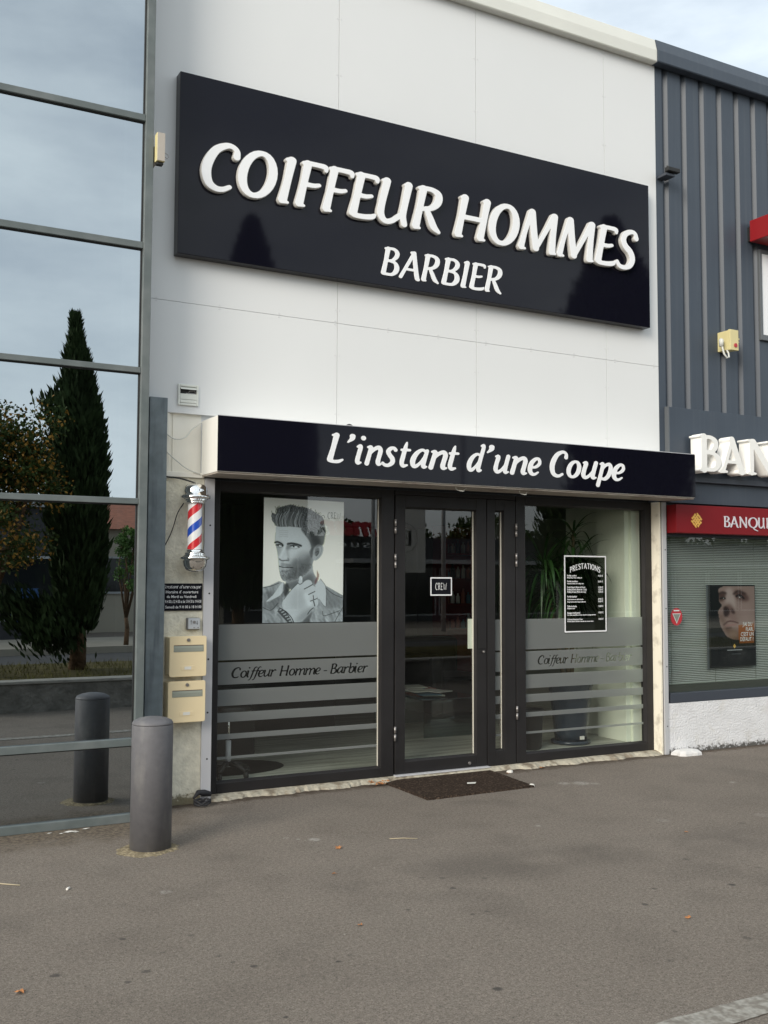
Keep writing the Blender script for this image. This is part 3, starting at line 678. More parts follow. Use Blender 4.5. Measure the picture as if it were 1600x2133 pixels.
# ------------------------------------------------------------ large sign
big = empty('large_sign', (4.36, -.06, 3.82), label='large glossy black sign board with raised white capitals high on the white wall', cat='sign')
bx('board', 2.176, 6.556, -.098, -.006, 3.820, 5.128, 'gloss_black', big, .004)
mains = [('C', 2.327, 2.619), ('O', 2.599, 2.909), ('I', 2.912, 3.058), ('F', 3.048, 3.323), ('F', 3.270, 3.542), ('E', 3.492, 3.760), ('U', 3.735, 4.054), ('R', 4.047, 4.332), ('H', 4.441, 4.798), ('O', 4.774, 5.089), ('M', 5.070, 5.491), ('M', 5.473, 5.899), ('E', 5.889, 6.159), ('S', 6.124, 6.395)]
for ch, a, c in mains:
    (V, P, E_), b = glyph_iso(ch, .19, .86, 56)
    kx = (c-a-.004)/(b[1]-b[0]); f = lambda u, v: (a+.002+(u-b[0])*kx, 4.296+v*.366)
    V0, P0, E0 = V, P, E_
    # thick body just behind the face, a touch wider, forms the rounded rim
    s = glyph_segs(ch, .19, .86); h = 1/56
    xs = np.arange(b[0]-3*h, b[1]+3*h, h); ys = np.arange(b[2]-3*h, b[3]+3*h, h); X, Y = np.meshgrid(xs, ys, indexing='ij')
    V, P, E_ = iso_fill(field(s, X, Y)+.008, xs, ys)
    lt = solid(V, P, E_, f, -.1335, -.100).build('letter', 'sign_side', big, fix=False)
    solid(V0, P0, E0, f, -.137, -.1336).build('face', 'sign_white', lt, fix=False)
for ch, a, c in [('B', 3.791, 3.954), ('A', 3.950, 4.138), ('R', 4.153, 4.324), ('B', 4.340, 4.513), ('I', 4.523, 4.609), ('E', 4.606, 4.768), ('R', 4.757, 4.931)]:
    letter(ch, a, c, 3.899, 4.130, -.106, -.0985, .18, .84, 40).build('letter', 'sign_white', big, fix=False)

# ------------------------------------------------------------ things fixed to the narrow corner wall
# barber pole
bpx, bpy_, = 2.325, -.115
bar = empty('barber_pole', (bpx, bpy_, 1.60), label='chrome barber pole with red, white and blue spiral stripes on the cream wall', cat='barber pole')
def lathe(name, prof, m, parent, c=(bpx, bpy_, 0), n=40, **k): return MB().lathe(prof, c, n).build(name, m, parent, **k)
zz = 1.606; 
lathe('top_cap', [(.090, 2.1005), (.104, 2.106), (.104, 2.126), (.084, 2.131), (.084, 2.160), (.079, 2.182), (.064, 2.200), (.036, 2.208), (.0, 2.210)], 'chrome', bar)
lathe('collar', [(.052, 2.070), (.068, 2.073), (.070, 2.081), (.064, 2.084), (.076, 2.087), (.078, 2.093), (.070, 2.096), (.090, 2.1003)], 'chrome', bar)
lathe('collar', [(.088, 1.7049), (.070, 1.716), (.074, 1.724), (.070, 1.734), (.060, 1.737), (.062, 1.748), (.052, 1.756)], 'chrome', bar)
lathe('bottom_cap', [(.0, 1.598), (.040, 1.602), (.068, 1.616), (.082, 1.640), (.086, 1.672), (.087, 1.682), (.103, 1.688), (.103, 1.702), (.090, 1.7048)], 'chrome', bar)
# striped cylinder: one mesh, faces assigned in spiral bands
def striped(name, r, z0, z1, parent):
    n, m = 72, 130; V = []; Fc = []; mi = []
    for j in range(m+1):
        for i in range(n):
            w = 2*math.pi*(i+j*.0)/n; V.append((bpx+r*math.cos(w), bpy_+r*math.sin(w), z0+(z1-z0)*j/m))
    me = bpy.data.meshes.new(name)
    for j in range(m):
        for i in range(n):
            Fc.append((j*n+i, j*n+(i+1) % n, (j+1)*n+(i+1) % n, (j+1)*n+i))
    me.from_pydata(V, [], Fc); me.polygons.foreach_set('use_smooth', [True]*len(Fc))
    ca = me.color_attributes.new('Col', 'FLOAT_COLOR', 'CORNER')
    cols = []
    for j in range(m):
        for i in range(n):
            for (ii, jj) in ((i, j), (i+1, j), (i+1, j+1), (i, j+1)): cols.append((ii/n, (z0+(z1-z0)*jj/m)))
    ca.data.foreach_set('color', np.array([(c[0], c[1], 0, 1) for c in cols], dtype=np.float32).ravel())
    o = link(name, me, 'pole_stripes', parent); return o
def stripes_mat():
    m = bpy.data.materials.new('pole_stripes'); m.use_nodes = True; n = m.node_tree; b = n.nodes['Principled BSDF']; lk = n.links.new
    a = n.nodes.new('ShaderNodeAttribute'); a.attribute_name = 'Col'; s = n.nodes.new('ShaderNodeSeparateColor'); lk(a.outputs['Color'], s.inputs[0])
    def M(op, x, y):
        k = n.nodes.new('ShaderNodeMath'); k.operation = op
        for i, v in enumerate((x, y)):
            if isinstance(v, (int, float)): k.inputs[i].default_value = v
            else: lk(v, k.inputs[i])
        return k.outputs[0]
    # stripe phase: rises to the right as seen from the street
    ph = M('FRACT', M('SUBTRACT', M('DIVIDE', M('SUBTRACT', s.outputs[1], 1.593), .240), M('MULTIPLY', s.outputs[0], 1.0)), 0)
    r = n.nodes.new('ShaderNodeValToRGB'); r.color_ramp.interpolation = 'CONSTANT'; e = r.color_ramp.elements
    e[0].position = 0; e[0].color = (.62, .03, .04, 1); e[1].position = .24; e[1].color = (.84, .84, .85, 1)
    for p, c in ((.5, (.02, .085, .50, 1)), (.74, (.84, .84, .85, 1))): q = e.new(p); q.color = c
    lk(ph, r.inputs[0]); lk(r.outputs[0], b.inputs['Base Color']); b.inputs['Roughness'].default_value = .16; b.inputs['Coat Weight'].default_value = .7
    MATS['pole_stripes'] = m
stripes_mat()
striped('striped_cylinder', .050, 1.742, 2.074, bar)
br = MB().box(bpx-.02, bpx+.02, bpy_+.05, .004, 2.108, 2.124).box(bpx-.02, bpx+.02, bpy_+.05, .004, 1.688, 1.70); br.build('bracket', 'chrome', bar)
# opening hours plate
hs = empty('opening_hours_plate', (2.28, -.01, 1.33), label='small black plate with opening hours in white letters under the barber pole', cat='sign')
bx('plate', 2.134, 2.424, -.006, .004, 1.331, 1.520, 'plate_black', hs, .001)
word("L'instant d'une coupe", 2.141, 1.485, 1.510, -.0075, None, .28, .62, 16, .05, width=.272).build('lettering', 'plate_text', hs, fix=False)
for body, z, sz, x, w in (("Horaire d' ouverture", 1.452, .028, 2.160, .232), ('du Mardi au Vendredi', 1.420, .026, 2.168, .212), ('de 9 H 00 \u00e0 12 H 00 et de 13 H 30 \u00e0 19 H 00', 1.385, .030, 2.137, .280), ('le Samedi de 9 H 00 \u00e0 18 H 00', 1.348, .027, 2.137, .280)):
    small_text('lettering', body, x, -.0075, z, sz, 'plate_text', hs, width=w, bold=.0002)
# key switch
ks = empty('key_switch', (2.36, -.02, 1.2), label='small grey key switch with arrows above the mailboxes', cat='switch')
bx('housing', 2.309, 2.404, -.026, .004, 1.199, 1.282, 'switch_dark', ks, .006)
bx('cover', 2.318, 2.402, -.031, -.0265, 1.204, 1.279, 'switch_grey', ks, .004)
MB().disc_y(2.360, -.038, 1.252, .010, -.0315, 16).build('lock', 'lock', ks)
ar = MB()
for x, s_ in ((2.338, 1), (2.382, -1)):
    ar.box(x-.0015, x+.0015, -.0325, -.0315, 1.236, 1.262); zc = 1.250+s_*.012
    ar.quad((x-.006, -.0325, zc-s_*.004), (x+.006, -.0325, zc-s_*.004), (x, -.0325, zc+s_*.006))
ar.quad((2.353, -.0325, 1.216), (2.366, -.0325, 1.216), (2.3595, -.0325, 1.209)).box(2.384, 2.392, -.0325, -.0315, 1.210, 1.217)
ar.build('symbols', 'switch_dark', ks, fix=False)
# mailboxes
def mailbox(x0, x1, z0, z1, label):
    t = empty('mailbox', ((x0+x1)/2, -.06, z0), label=label, cat='mailbox', group='beige mailboxes one above the other')
    bx('box', x0, x1, -.088, .004, z0+.012, z1-.006, 'mail_beige', t, .004)
    d = MB(); w = x1-x0; k = 8; rr = .014; pts = []
    for cx, cz, a0 in ((x1-rr, z0+rr, -90), (x1-rr, z1-rr, 0), (x0+rr, z1-rr, 90), (x0+rr, z0+rr, 180)):
        for i in range(6): a = R(a0+90*i/5); pts.append((cx+rr*math.cos(a), cz+rr*math.sin(a)))
    i0 = len(d.v); m_ = len(pts)
    d.v += [(x, -.102, z) for x, z in pts]+[(x, -.0885, z) for x, z in pts]
    d.f += [tuple(range(m_)), tuple(range(m_, 2*m_))[::-1]]+[(j, (j+1) % m_, m_+(j+1) % m_, m_+j) for j in range(m_)]; d.sm += [False]*(m_+2)
    dr = d.build('door', 'mail_beige', t, .0025)
    H = z1-z0; zc = z1-H*.30
    fl = MB().box(x0+.028, x1-.022, -.1045, -.1025, zc-.024, zc+.022); fl.build('slot_frame', 'mail_slot', t, .001)
    sh = MB().quad((x0+.031, -.107, zc+.004), (x1-.025, -.107, zc+.004), (x1-.025, -.1048, zc+.018), (x0+.031, -.1048, zc+.018))
    sh.quad((x0+.031, -.1052, zc-.021), (x1-.025, -.1052, zc-.021), (x1-.025, -.107, zc+.004), (x0+.031, -.107, zc+.004)); sh.build('flap', 'mail_slot', t)
    bx('slot_shadow', x0+.030, x1-.024, -.1062, -.1046, zc+.0185, zc+.0225, 'mail_dark', t)
    MB().disc_y((x0+x1)/2, -.110, z1-.026, .0115, -.1025, 18).build('lock', 'lock', t)
    zn = z0+H*.215; xm = (x0+x1)/2
    nh = MB().box(xm-.05, xm+.046, -.1045, -.1025, zn-.015, zn+.015); nh.build('name_holder', 'mail_beige', t, .001)
    bx('name_card', xm-.026, xm+.022, -.1055, -.1046, zn-.010, zn+.010, 'white_bit', t)
    return t
mailbox(2.166, 2.428, .884, 1.160, 'upper of the two beige mailboxes, under the key switch')
mailbox(2.160, 2.424, .575, .855, 'lower of the two beige mailboxes, behind the top of the bollard')
# vent
ve = empty('wall_vent', (2.29, -.02, 2.77), label='square white wall vent with one louvre lifted, above the corner of the canopy', cat='vent')
v0, v1, u0, u1 = 2.222, 2.372, 2.768, 2.917
fm = MB(); t_ = .016
fm.box(v0, v0+t_, -.020, -.0045, u0, u1).box(v1-t_, v1, -.020, -.0045, u0, u1).box(v0+t_, v1-t_, -.020, -.0045, u0, u0+t_).box(v0+t_, v1-t_, -.020, -.0045, u1-t_, u1)
fm.build('frame', 'vent_white', ve, .003)
bx('duct', v0+t_, v1-t_, -.0068, -.0045, u0+t_, u1-t_, 'vent_dark', ve)
MB().box(v0+t_, v1-t_, -.021, -.0072, u0+.018, u0+.040).build('louvre', 'vent_white', ve, .002)
MB().box(v0+t_, v1-t_, -.021, -.0072, u0+.042, u0+.082).build('louvre', 'vent_white', ve, .002)
MB().quad((v0+t_, -.034, u1-.038), (v1-t_, -.034, u1-.038), (v1-t_, -.012, u1-.020), (v0+t_, -.012, u1-.020)).quad((v0+t_, -.008, u1-.017), (v1-t_, -.008, u1-.017), (v1-t_, -.012, u1-.020), (v0+t_, -.012, u1-.020)).build('louvre', 'vent_white', ve, label='lifted louvre')
MB().box(v0+.06, v1-t_, -.0095, -.007, u0+.083, u0+.090).tube([(v0+.075, -.009, u0+.085), (v0+.085, -.012, u0+.105), (v1-.03, -.012, u0+.108), (v1-.018, -.009, u0+.09)], .003, 6).build('spring', 'lock', ve)
# cables
def cable(pts, r, m, label, name='cable'):
    P = [tuple(p[:3]) for p in cr_smooth(pts, 8)]
    return MB().tube(P, r, 8).build(name, m, None, label=label, cat='cable')
cable([(2.10, -.02, 2.60), (2.150, -.02, 2.553), (2.209, -.02, 2.524), (2.278, -.02, 2.541), (2.329, -.022, 2.603), (2.392, -.04, 2.655)], .0045, 'cable_white', 'upper thin white cable sagging from the steel corner post to the canopy')
cable([(2.10, -.02, 2.49), (2.149, -.02, 2.431), (2.215, -.02, 2.376), (2.299, -.02, 2.319), (2.39, -.022, 2.289)], .0045, 'cable_white', 'lower thin white cable slanting down to the bottom corner of the canopy')
cable([(2.10, -.02, 2.262), (2.159, -.025, 2.256), (2.235, -.04, 2.250), (2.300, -.09, 2.226), (2.325, -.113, 2.212)], .006, 'cable_black', 'black cable running to the top of the barber pole')
cable([(2.262, -.06, 2.075), (2.230, -.03, 2.01), (2.205, -.02, 1.92), (2.180, -.018, 1.85), (2.135, -.018, 1.76)], .0038, 'cable_black', 'thin black cable curving from the barber pole down to the steel post')
# beige light box at upper left
lb = empty('junction_box', (2.08, -.05, 4.45), label='narrow beige junction box with a hook, beside the upper glazing', cat='box')
bx('arm', 1.948, 1.975, -.3575, -.005, 4.36, 4.47, 'beige_box_shaded', lb, .003)
bx('body', 1.926, 1.981, -.378, -.358, 4.322, 4.508, 'beige_box', lb, .003)
bx('cover', 1.926, 1.981, -.414, -.3785, 4.318, 4.512, 'beige_box', lb, .003)
bx('shaded_front', 1.9275, 1.9795, -.4175, -.4145, 4.320, 4.510, 'beige_box_shaded', lb, .001)  # front painted greyer for its shade, beside the sunlit yellow side
bx('socket', 1.932, 1.975, -.40, -.36, 4.300, 4.3175, 'frame_black', lb, .003)
MB().tube([(1.981, -.36, 4.405), (1.998, -.362, 4.398), (2.014, -.362, 4.392), (2.020, -.362, 4.376), (2.010, -.362, 4.362), (1.998, -.36, 4.372), (1.981, -.36, 4.392)], .0028, 6).build('hook', 'lock', lb)

# ------------------------------------------------------------ bollard
bo = empty('bollard', (1.779, -1.04, 0), label='thick grey steel bollard with domed top standing before the corner post', cat='bollard')
MB().lathe([(.118, -.02), (.118, .705), (.116, .711)], (1.779, -1.04, 0), 56).build('post', 'bollard_grey', bo)
MB().lathe([(.1175, .7111), (.1178, .717), (.110, .731), (.080, .745), (.045, .752), (.012, .754), (.0, .754)], (1.779, -1.04, 0), 56).build('dome_cap', 'bollard_grey', bo)
rnd = random.Random(2); mb = MB(); n = 64; ri = [(1.779+.10*math.cos(2*math.pi*i/n), -1.04+.10*math.sin(2*math.pi*i/n), .010) for i in range(n)]
ro = []; rm_ = []
for i in range(n):
    w = 2*math.pi*i/n; rr = .165+.05*max(0, math.cos(w-3.6))+rnd.uniform(-.018, .018); ro.append((1.779+rr*math.cos(w), -1.04+rr*math.sin(w), -.003)); rr = .135+rnd.uniform(-.006, .006); rm_.append((1.779+rr*math.cos(w), -1.04+rr*math.sin(w), .009))
for i in range(n): j = (i+1) % n; mb.quad(ri[i], ri[j], rm_[j], rm_[i], sm=True); mb.quad(rm_[i], rm_[j], ro[j], ro[i], sm=True)
mb.build('sand', 'sand', None, kind='stuff')

# ------------------------------------------------------------ doormat
rnd = random.Random(8)
def edge(p, q, n, amp): return [(p[0]+(q[0]-p[0])*i/n+rnd.uniform(-amp, amp), p[1]+(q[1]-p[1])*i/n+rnd.uniform(-amp, amp)) for i in range(n)]
out = edge((3.895, -.020), (3.875, -.665), 46, .003)+edge((3.875, -.665), (4.825, -.640), 70, .005)+edge((4.825, -.640), (4.900, .045), 46, .004)+edge((4.900, .045), (4.03, .045), 60, .001)+edge((4.03, .045), (3.895, -.020), 10, .002)
cx_, cy_ = 4.38, -.31; mb = MB(); n = len(out)
K = [1.0, .985, .8, .5, .2]
for i in range(n):
    j = (i+1) % n; a, c = out[i], out[j]
    mb.quad((a[0], a[1], .0), (c[0], c[1], .0), (cx_+(c[0]-cx_)*.992, cy_+(c[1]-cy_)*.992, .014), (cx_+(a[0]-cx_)*.992, cy_+(a[1]-cy_)*.992, .014))
    for k0, k1 in zip([.992, .8, .5], [.8, .5, .02]):
        mb.quad(*[(cx_+(p[0]-cx_)*k, cy_+(p[1]-cy_)*k, .014+.0) for p, k in ((a, k0), (c, k0), (c, k1), (a, k1))])
mb.build('doormat', 'mat_brown', None, label='dark brown coir doormat lying askew before the glass door', cat='doormat')
# dry leaves and crumbs
def leaf(x, y, s, rot, label, z=.004, name='dry_leaf', m='leaf_orange', cat='leaf', group='dry orange leaves on the ground'):
    rr = random.Random(int(x*1000)); mb = MB(); n = 11; o = []
    for i in range(n):
        w = 2*math.pi*i/n; q = s*.82*(1 if i % 2 else .62)*rr.uniform(.8, 1.15)
        o.append((x+q*math.cos(w+rot)*1.2, y+q*math.sin(w+rot), z+abs(rr.gauss(0, s*.28))))
    for i in range(n): mb.quad(o[i], o[(i+1) % n], (x, y, z+.003))
    mb.build(name, m, None, fix=False, label=label, cat=cat, group=group)
for x, y, s, l in [(2.733, -1.551, .026, 'orange leaf on the asphalt right of the bollard'), (2.48, -2.017, .015, 'tiny orange leaf in front of the larger leaf by the bollard'), (2.221, -2.803, .017, 'small red-orange leaf in the middle of the asphalt'), (.748, -2.874, .026, 'pale orange leaf at the lower left of the asphalt'), (4.793, -2.221, .017, 'yellow leaf on the asphalt far in front of the bank wall'), (3.594, -3.428, .018, 'yellow leaf near the right edge of the asphalt'), (4.96, -.10, .020, 'brown leaf beside the right corner of the doormat'), (5.36, -.035, .026, 'orange leaf against the strip under the right window')]:
    leaf(x, y, s, x*3, l)
rr = random.Random(4)
for i in range(11):
    leaf(3.80+rr.gauss(0, .05), -.045+rr.gauss(0, .022), rr.uniform(.014, .028), rr.random()*6, 'orange leaf in the small heap at the left corner of the doormat', z=.006+.003*i)
def butt(x, y, L_, rot, label, m='white_bit', r=.004):
    MB().tube([(x, y, r), (x+L_*math.cos(rot), y+L_*math.sin(rot), r)], r, 8).build('cigarette_butt', m, None, label=label, cat='cigarette butt')
butt(1.181, -1.638, .026, .9, 'white cigarette butt on the asphalt left of the bollard', r=.006)
MB().tube([(3.10, -1.50, .004), (3.18, -1.53, .005), (3.25, -1.575, .004)], .0025, 6).build('twig', 'straw', None, label='thin pale twig on the asphalt before the doormat', cat='twig')
MB().tube([(.86, -1.33, .004), (.93, -1.40, .005), (.99, -1.45, .004)], .003, 6).build('twig', 'straw', None, label='thin pale twig on the asphalt below the office glazing', cat='twig')
def blob(name, x, y, sx, sy, sz, m, label, cat, seed=1, z=0):
    rr = random.Random(seed); mb = MB(); n = 14; lv = [(1, 0), (.97, .45), (.75, .85), (.35, 1.0)]; rows = []
    off = [rr.uniform(.82, 1.15) for _ in range(n)]
    for q, h in lv: rows.append([(x+sx*q*off[i]*math.cos(2*math.pi*i/n), y+sy*q*off[i]*math.sin(2*math.pi*i/n), z+h*sz) for i in range(n)])
    for a, c in zip(rows[:-1], rows[1:]):
        for i in range(n): mb.quad(a[i], a[(i+1) % n], c[(i+1) % n], c[i], sm=True)
    mb.quad(*rows[-1]); return mb.build(name, m, None, label=label, cat=cat)
blob('stone', 4.83, -.60, .022, .02, .02, 'white_bit', 'small pale stone at the front right corner of the doormat', 'stone', 3)
blob('stone', 5.02, -.06, .03, .022, .02, 'white_bit', 'small grey stone right of the doormat against the strip', 'stone', 4)
mb = MB(); rr = random.Random(6)
for i in range(9):
    x, y = 1.45+rr.gauss(0, .07), -.42+rr.gauss(0, .02); s_ = rr.uniform(.008, .022); mb.quad((x-s_, y, .006), (x, y-s_*.5, .005), (x+s_*1.6, y+s_*.2, .007), (x, y+s_*.6, .006))
mb.build('paper_scraps', 'white_bit', None, fix=False, label='white paper scraps on the dirt under the office glazing', cat='litter')
props(MB().quad((4.40, -.37, .0185), (4.46, -.39, .0185), (4.50, -.345, .019), (4.43, -.325, .0185)).build('paper_scrap', 'white_bit', None, fix=False), label='pale scrap of paper lying on the middle of the doormat', cat='litter')
# crumpled dark rag with a coil at the foot of the jamb
rg = empty('cable_coil', (2.40, -.10, 0), label='tangled black cable end and rubber scrap at the foot of the left window jamb', cat='cable')
pts = [(2.41+.055*math.cos(t), -.11+.045*math.sin(t), .03+.014*math.sin(t*2.3)) for t in np.linspace(0, 16, 70)]
MB().tube(pts, .007, 7).build('coil', 'rag_dark', rg)
MB().tube([(2.36, -.07, .05), (2.40, -.05, .085), (2.45, -.03, .075), (2.50, -.02, .06)], [.006, .018, .022, .016], 8).build('flap', 'rag_dark', rg)
# white lump of render on the ground
blob('render_lump', 6.94, -.085, .15, .10, .05, 'lump_white', 'flat white lump of render on the ground at the foot of the grey post', 'lump', 9)

# ------------------------------------------------------------ bank building
bank = empty('bank_building', (9.4, 0, 0), label='slate-coloured bank front with ribbed metal cladding, right of the white hairdresser front', cat='building')
BX0, BX1 = 6.8005, 12.6
x = 6.7375; prof = []; rib0 = 6.838; pitch = .2335; dep = .034
pts = [(6.7375, 0.0)]
xr = rib0
while xr < BX1-.1:
    pts += [(xr-.012, 0), (xr-.008, dep), (xr+.036, dep), (xr+.062, 0)]; xr += pitch
pts.append((BX1, 0))
mb = MB()
for (xa, ya), (xb, yb) in zip(pts[:-1], pts[1:]): mb.quad((xa, ya, 2.35), (xb, yb, 2.35), (xb, yb, 6.40), (xa, ya, 6.40))
mb.build('ribbed_cladding', 'slate_clad', bank, fix=False)
cp = MB(); extr(cp, [(-.006, 6.330), (-.085, 6.330), (-.092, 6.340), (-.092, 6.442), (-.060, 6.555), (.30, 6.555), (.30, 6.40), (-.006, 6.40)], 6.7005, BX1)
cp.build('coping', 'slate_clad', bank, .003)
bx('core_wall', 6.76, BX1, .04, .25, 2.0, 6.5, 'slate_dark', bank); bx('roof', 6.76, BX1, .30, 6, 6.38, 6.42, 'joint', bank)
fp = MB().box(6.822, BX1, -.045, -.001, 2.476, 3.135); fp.build('fascia_panel', 'slate_clad', bank, .002)
bx('fascia_edge', 6.806, 6.8215, -.046, -.001, 2.476, 3.137, 'slate_light', bank)
bx('fascia_ledge', 6.90, BX1, -.085, -.0455, 2.455, 2.500, 'slate_dark', bank, .002)
bx('lower_panel', 6.806, BX1, -.035, -.001, 2.262, 2.4545, 'slate_clad', bank)
bx('stucco_wall', 6.8005, BX1, .0, .25, -.02, .448, 'stucco_white', bank)
bx('wall_back', 6.8005, BX1, .9, 1.0, 0, 2.4, 'room_grey', bank)
# red canopy board with emblem and name
rb = empty('bank_name_board', (9, -.06, 2.0), label='dark red board with gold woven emblem and the word BANQUE above the bank window', cat='sign')
bx('board', 6.812, BX1, -.12, -.001, 1.982, 2.238, 'red_box', rb, .004)
lg = MB(); cx, cz, S_ = 7.062, 2.100, .088
def lozbar(u, v, du, dv):                   # short bar in the woven, 45 degree turned grid
    c45 = math.sqrt(.5); pts = []
    for a, c in ((-du, -dv), (du, -dv), (du, dv), (-du, dv)):
        U, V_ = u+a, v+c; pts.append((cx+(U-V_)*c45*1.0, cz+(U+V_)*c45*1.0))
    i = len(lg.v); lg.v += [(p[0], -.1255, p[1]) for p in pts]+[(p[0], -.1205, p[1]) for p in pts]
    lg.f += [(i, i+1, i+2, i+3)]+[(i+j, i+4+j, i+4+(j+1) % 4, i+(j+1) % 4) for j in range(4)]; lg.sm += [False]*5
q = .0245
for a in range(-2, 3):
    for c in range(-2, 3):
        if (a+c) % 2 == 0:
            if abs(a) == 2 and abs(c) == 2: continue
            lozbar(a*q, c*q, .0175 if abs(a) < 2 else .010, .0068)
        else: lozbar(a*q, c*q, .0068, .0175 if abs(c) < 2 else .010)
lg.build('emblem', 'logo_gold', rb, fix=False)
for ch, a, c in [('B', 7.406, 7.490), ('A', 7.492, 7.597), ('N', 7.611, 7.708), ('Q', 7.727, 7.856), ('U', 7.858, 7.948), ('E', 7.969, 8.042)]:
    letter(ch, a, c, 2.046, 2.152, -.126, -.1205, 0, .72, 40).build('letter', 'bank_text', rb, fix=False)
# big white letters
bl = empty('bank_letters', (7.6, -.12, 2.53), label='big thick white letters BAN standing before the slate fascia, cut off by the canopy box', cat='sign')
B1 = {'B': [L((.14,.06,.20),(.14,.94,.20)), L((.03,.955,.075),(.14,.95,.09)), L((.03,.045,.075),(.14,.05,.09)), S((.14,.935,.11),(.36,.93,.12),(.50,.83,.17),(.50,.68,.17),(.38,.56,.12),(.16,.525,.10)), S((.16,.525,.10),(.44,.50,.12),(.58,.36,.19),(.58,.22,.19),(.46,.08,.12),(.14,.065,.11))],
      'A': [L((.05,.04,.10),(.14,.15,.10)), L((.12,.05,.11),(.42,.93,.11)), L((.40,.93,.19),(.70,.06,.20)), L((.62,.05,.12),(.80,.045,.08)), L((.02,.045,.08),(.22,.045,.08)), L((.22,.32,.10),(.60,.32,.10))],
      'N': [L((.14,.05,.13),(.14,.90,.13)), L((.04,.045,.075),(.24,.045,.075)), L((.06,.955,.08),(.20,.94,.12)), L((.18,.92,.20),(.70,.10,.20)), L((.74,.06,.13),(.74,.94,.13)), L((.64,.955,.075),(.84,.955,.075))]}
G.update({'b1': B1['B'], 'a1': B1['A'], 'n1': B1['N']})
for ch, a, c in [('b1', 7.020, 7.292), ('a1', 7.262, 7.610), ('n1', 7.630, 8.02), ('Q', 8.05, 8.46)]:
    letter(ch, a, c, 2.538, 2.878, -.215, -.085, 0, .88, 50).build('letter', 'ban_white', bl, fix=False)
# ground floor window of the bank
bw = MB(); bw.box(6.8005, 6.835, .02, .10, .53, 1.981).box(6.835, BX1, .02, .10, 1.955, 1.981).box(6.835, BX1, .0, .10, .449, .535)
wb = bw.build('bank_window', 'slate_dark', bank, .003)
bx('sill_band', 6.835, BX1, .060, .085, .535, .600, 'window_band', wb)
MB().quad((6.835, .052, .535), (10.2, .052, .535), (10.2, .052, 1.955), (6.835, .052, 1.955)).build('pane', 'bank_glass', wb, fix=False)
# venetian blind
bd = empty('venetian_blind', (8.5, .13, .60), label='closed grey-green venetian blind behind the bank window', cat='blind')
mb = MB(); z = .612
while z < 1.95:
    i0 = None; zc = z
    prof = [(.122, zc-.0062), (.1195, zc-.002), (.1205, zc+.002), (.125, zc+.0058)]
    for (ya, za), (yb, zb) in zip(prof[:-1], prof[1:]): mb.quad((6.85, ya, za), (10.2, ya, za), (10.2, yb, zb), (6.85, yb, zb), sm=True)
    z += .0165
mb.build('slats', 'blind_slat', bd, fix=False)
for xs_ in (6.965, 7.52, 8.06, 8.6): MB().tube([(xs_, .1185, .60), (xs_, .1185, 1.96)], .0022, 5).build('cord', 'blind_string', bd)
bx('bottom_rail', 6.85, 10.2, .115, .14, .600, .607, 'blind_string', bd)
bx('light_blocker', 6.84, 10.2, .16, .17, .55, 1.98, 'room_dark', bd)
# red round sticker
stk = empty('round_sticker', (6.965, .045, 1.15), label='round red sticker with white triangle on the bank window beside the grey post', cat='sticker')
d = MB(); n = 28; d.quad(*[(6.966+.072*math.cos(2*math.pi*i/n), .049, 1.222+.079*math.sin(2*math.pi*i/n)) for i in range(n)]); d.build('disc', 'sticker_red', stk, fix=False)
tr = MB(); a_, b_, c_ = (6.914, 1.252), (7.018, 1.252), (6.966, 1.158)
tr.quad(*[(p[0], .047, p[1]) for p in (a_, b_, c_)]); tr.build('triangle', 'sticker_white', stk, fix=False)
tr = MB(); g_ = .80; mx_, mz_ = 6.966, 1.224
tr.quad(*[(mx_+(p[0]-mx_)*.78, .0455, mz_+(p[1]-mz_)*.78) for p in (a_, b_, c_)]); tr.build('triangle_centre', 'room_grey', stk, fix=False)
bx('bar', 6.93, 7.00, .0462, .0468, 1.272, 1.284, 'sticker_white', stk)
# bracket lamp, beige box, red sign box and small window high on the bank wall
fl = empty('floodlight', (6.84, -.06, 5.26), label='small black floodlight on a bracket beside the large sign', cat='lamp')
MB().box(6.752, 6.90, -.15, -.10, 5.295, 5.335).box(6.80, 6.88, -.09, -.05, 5.30, 5.325).build('housing', 'frame_black', fl, .006)
MB().box(6.752, 6.862, -.12, -.001, 5.262, 5.285).build('bracket', 'slate_dark', fl, .002)
MB().tube([(6.755, -.13, 5.34), (6.79, -.11, 5.345), (6.84, -.08, 5.33), (6.89, -.07, 5.325)], .006, 6).build('wire', 'frame_black', fl)
jb = empty('junction_box', (7.6, -.06, 3.74), label='beige junction box with looped white cable on the slate cladding', cat='box')
bx('body', 7.495, 7.60, -.13, -.001, 3.72, 3.905, 'beige_box', jb, .004)
bx('lid', 7.492, 7.603, -.160, -.1305, 3.715, 3.910, 'beige_box', jb, .004)
MB().disc_y(7.56, -.168, 3.762, .020, -.1605, 14).build('knob', 'sticker_red', jb)
MB().box(7.604, 7.66, -.12, -.10, 3.83, 3.848).box(7.604, 7.655, -.12, -.10, 3.803, 3.816).build('arm', 'beige_box', jb, .002)
MB().tube([(7.44, -.10, 3.78), (7.445, -.11, 3.73), (7.45, -.12, 3.68), (7.475, -.13, 3.64), (7.505, -.13, 3.65), (7.51, -.12, 3.69), (7.50, -.11, 3.72)], .009, 8).build('cable', 'cable_white', jb)
MB().tube([(7.44, -.10, 3.75), (7.44, -.10, 3.81), (7.446, -.09, 3.825)], [.02, .024, .01], 8).build('plug', 'cable_white', jb)
rs = empty('red_sign_box', (8.3, -.15, 4.86), label='bright red sign box cut by the right edge, high on the slate cladding', cat='sign')
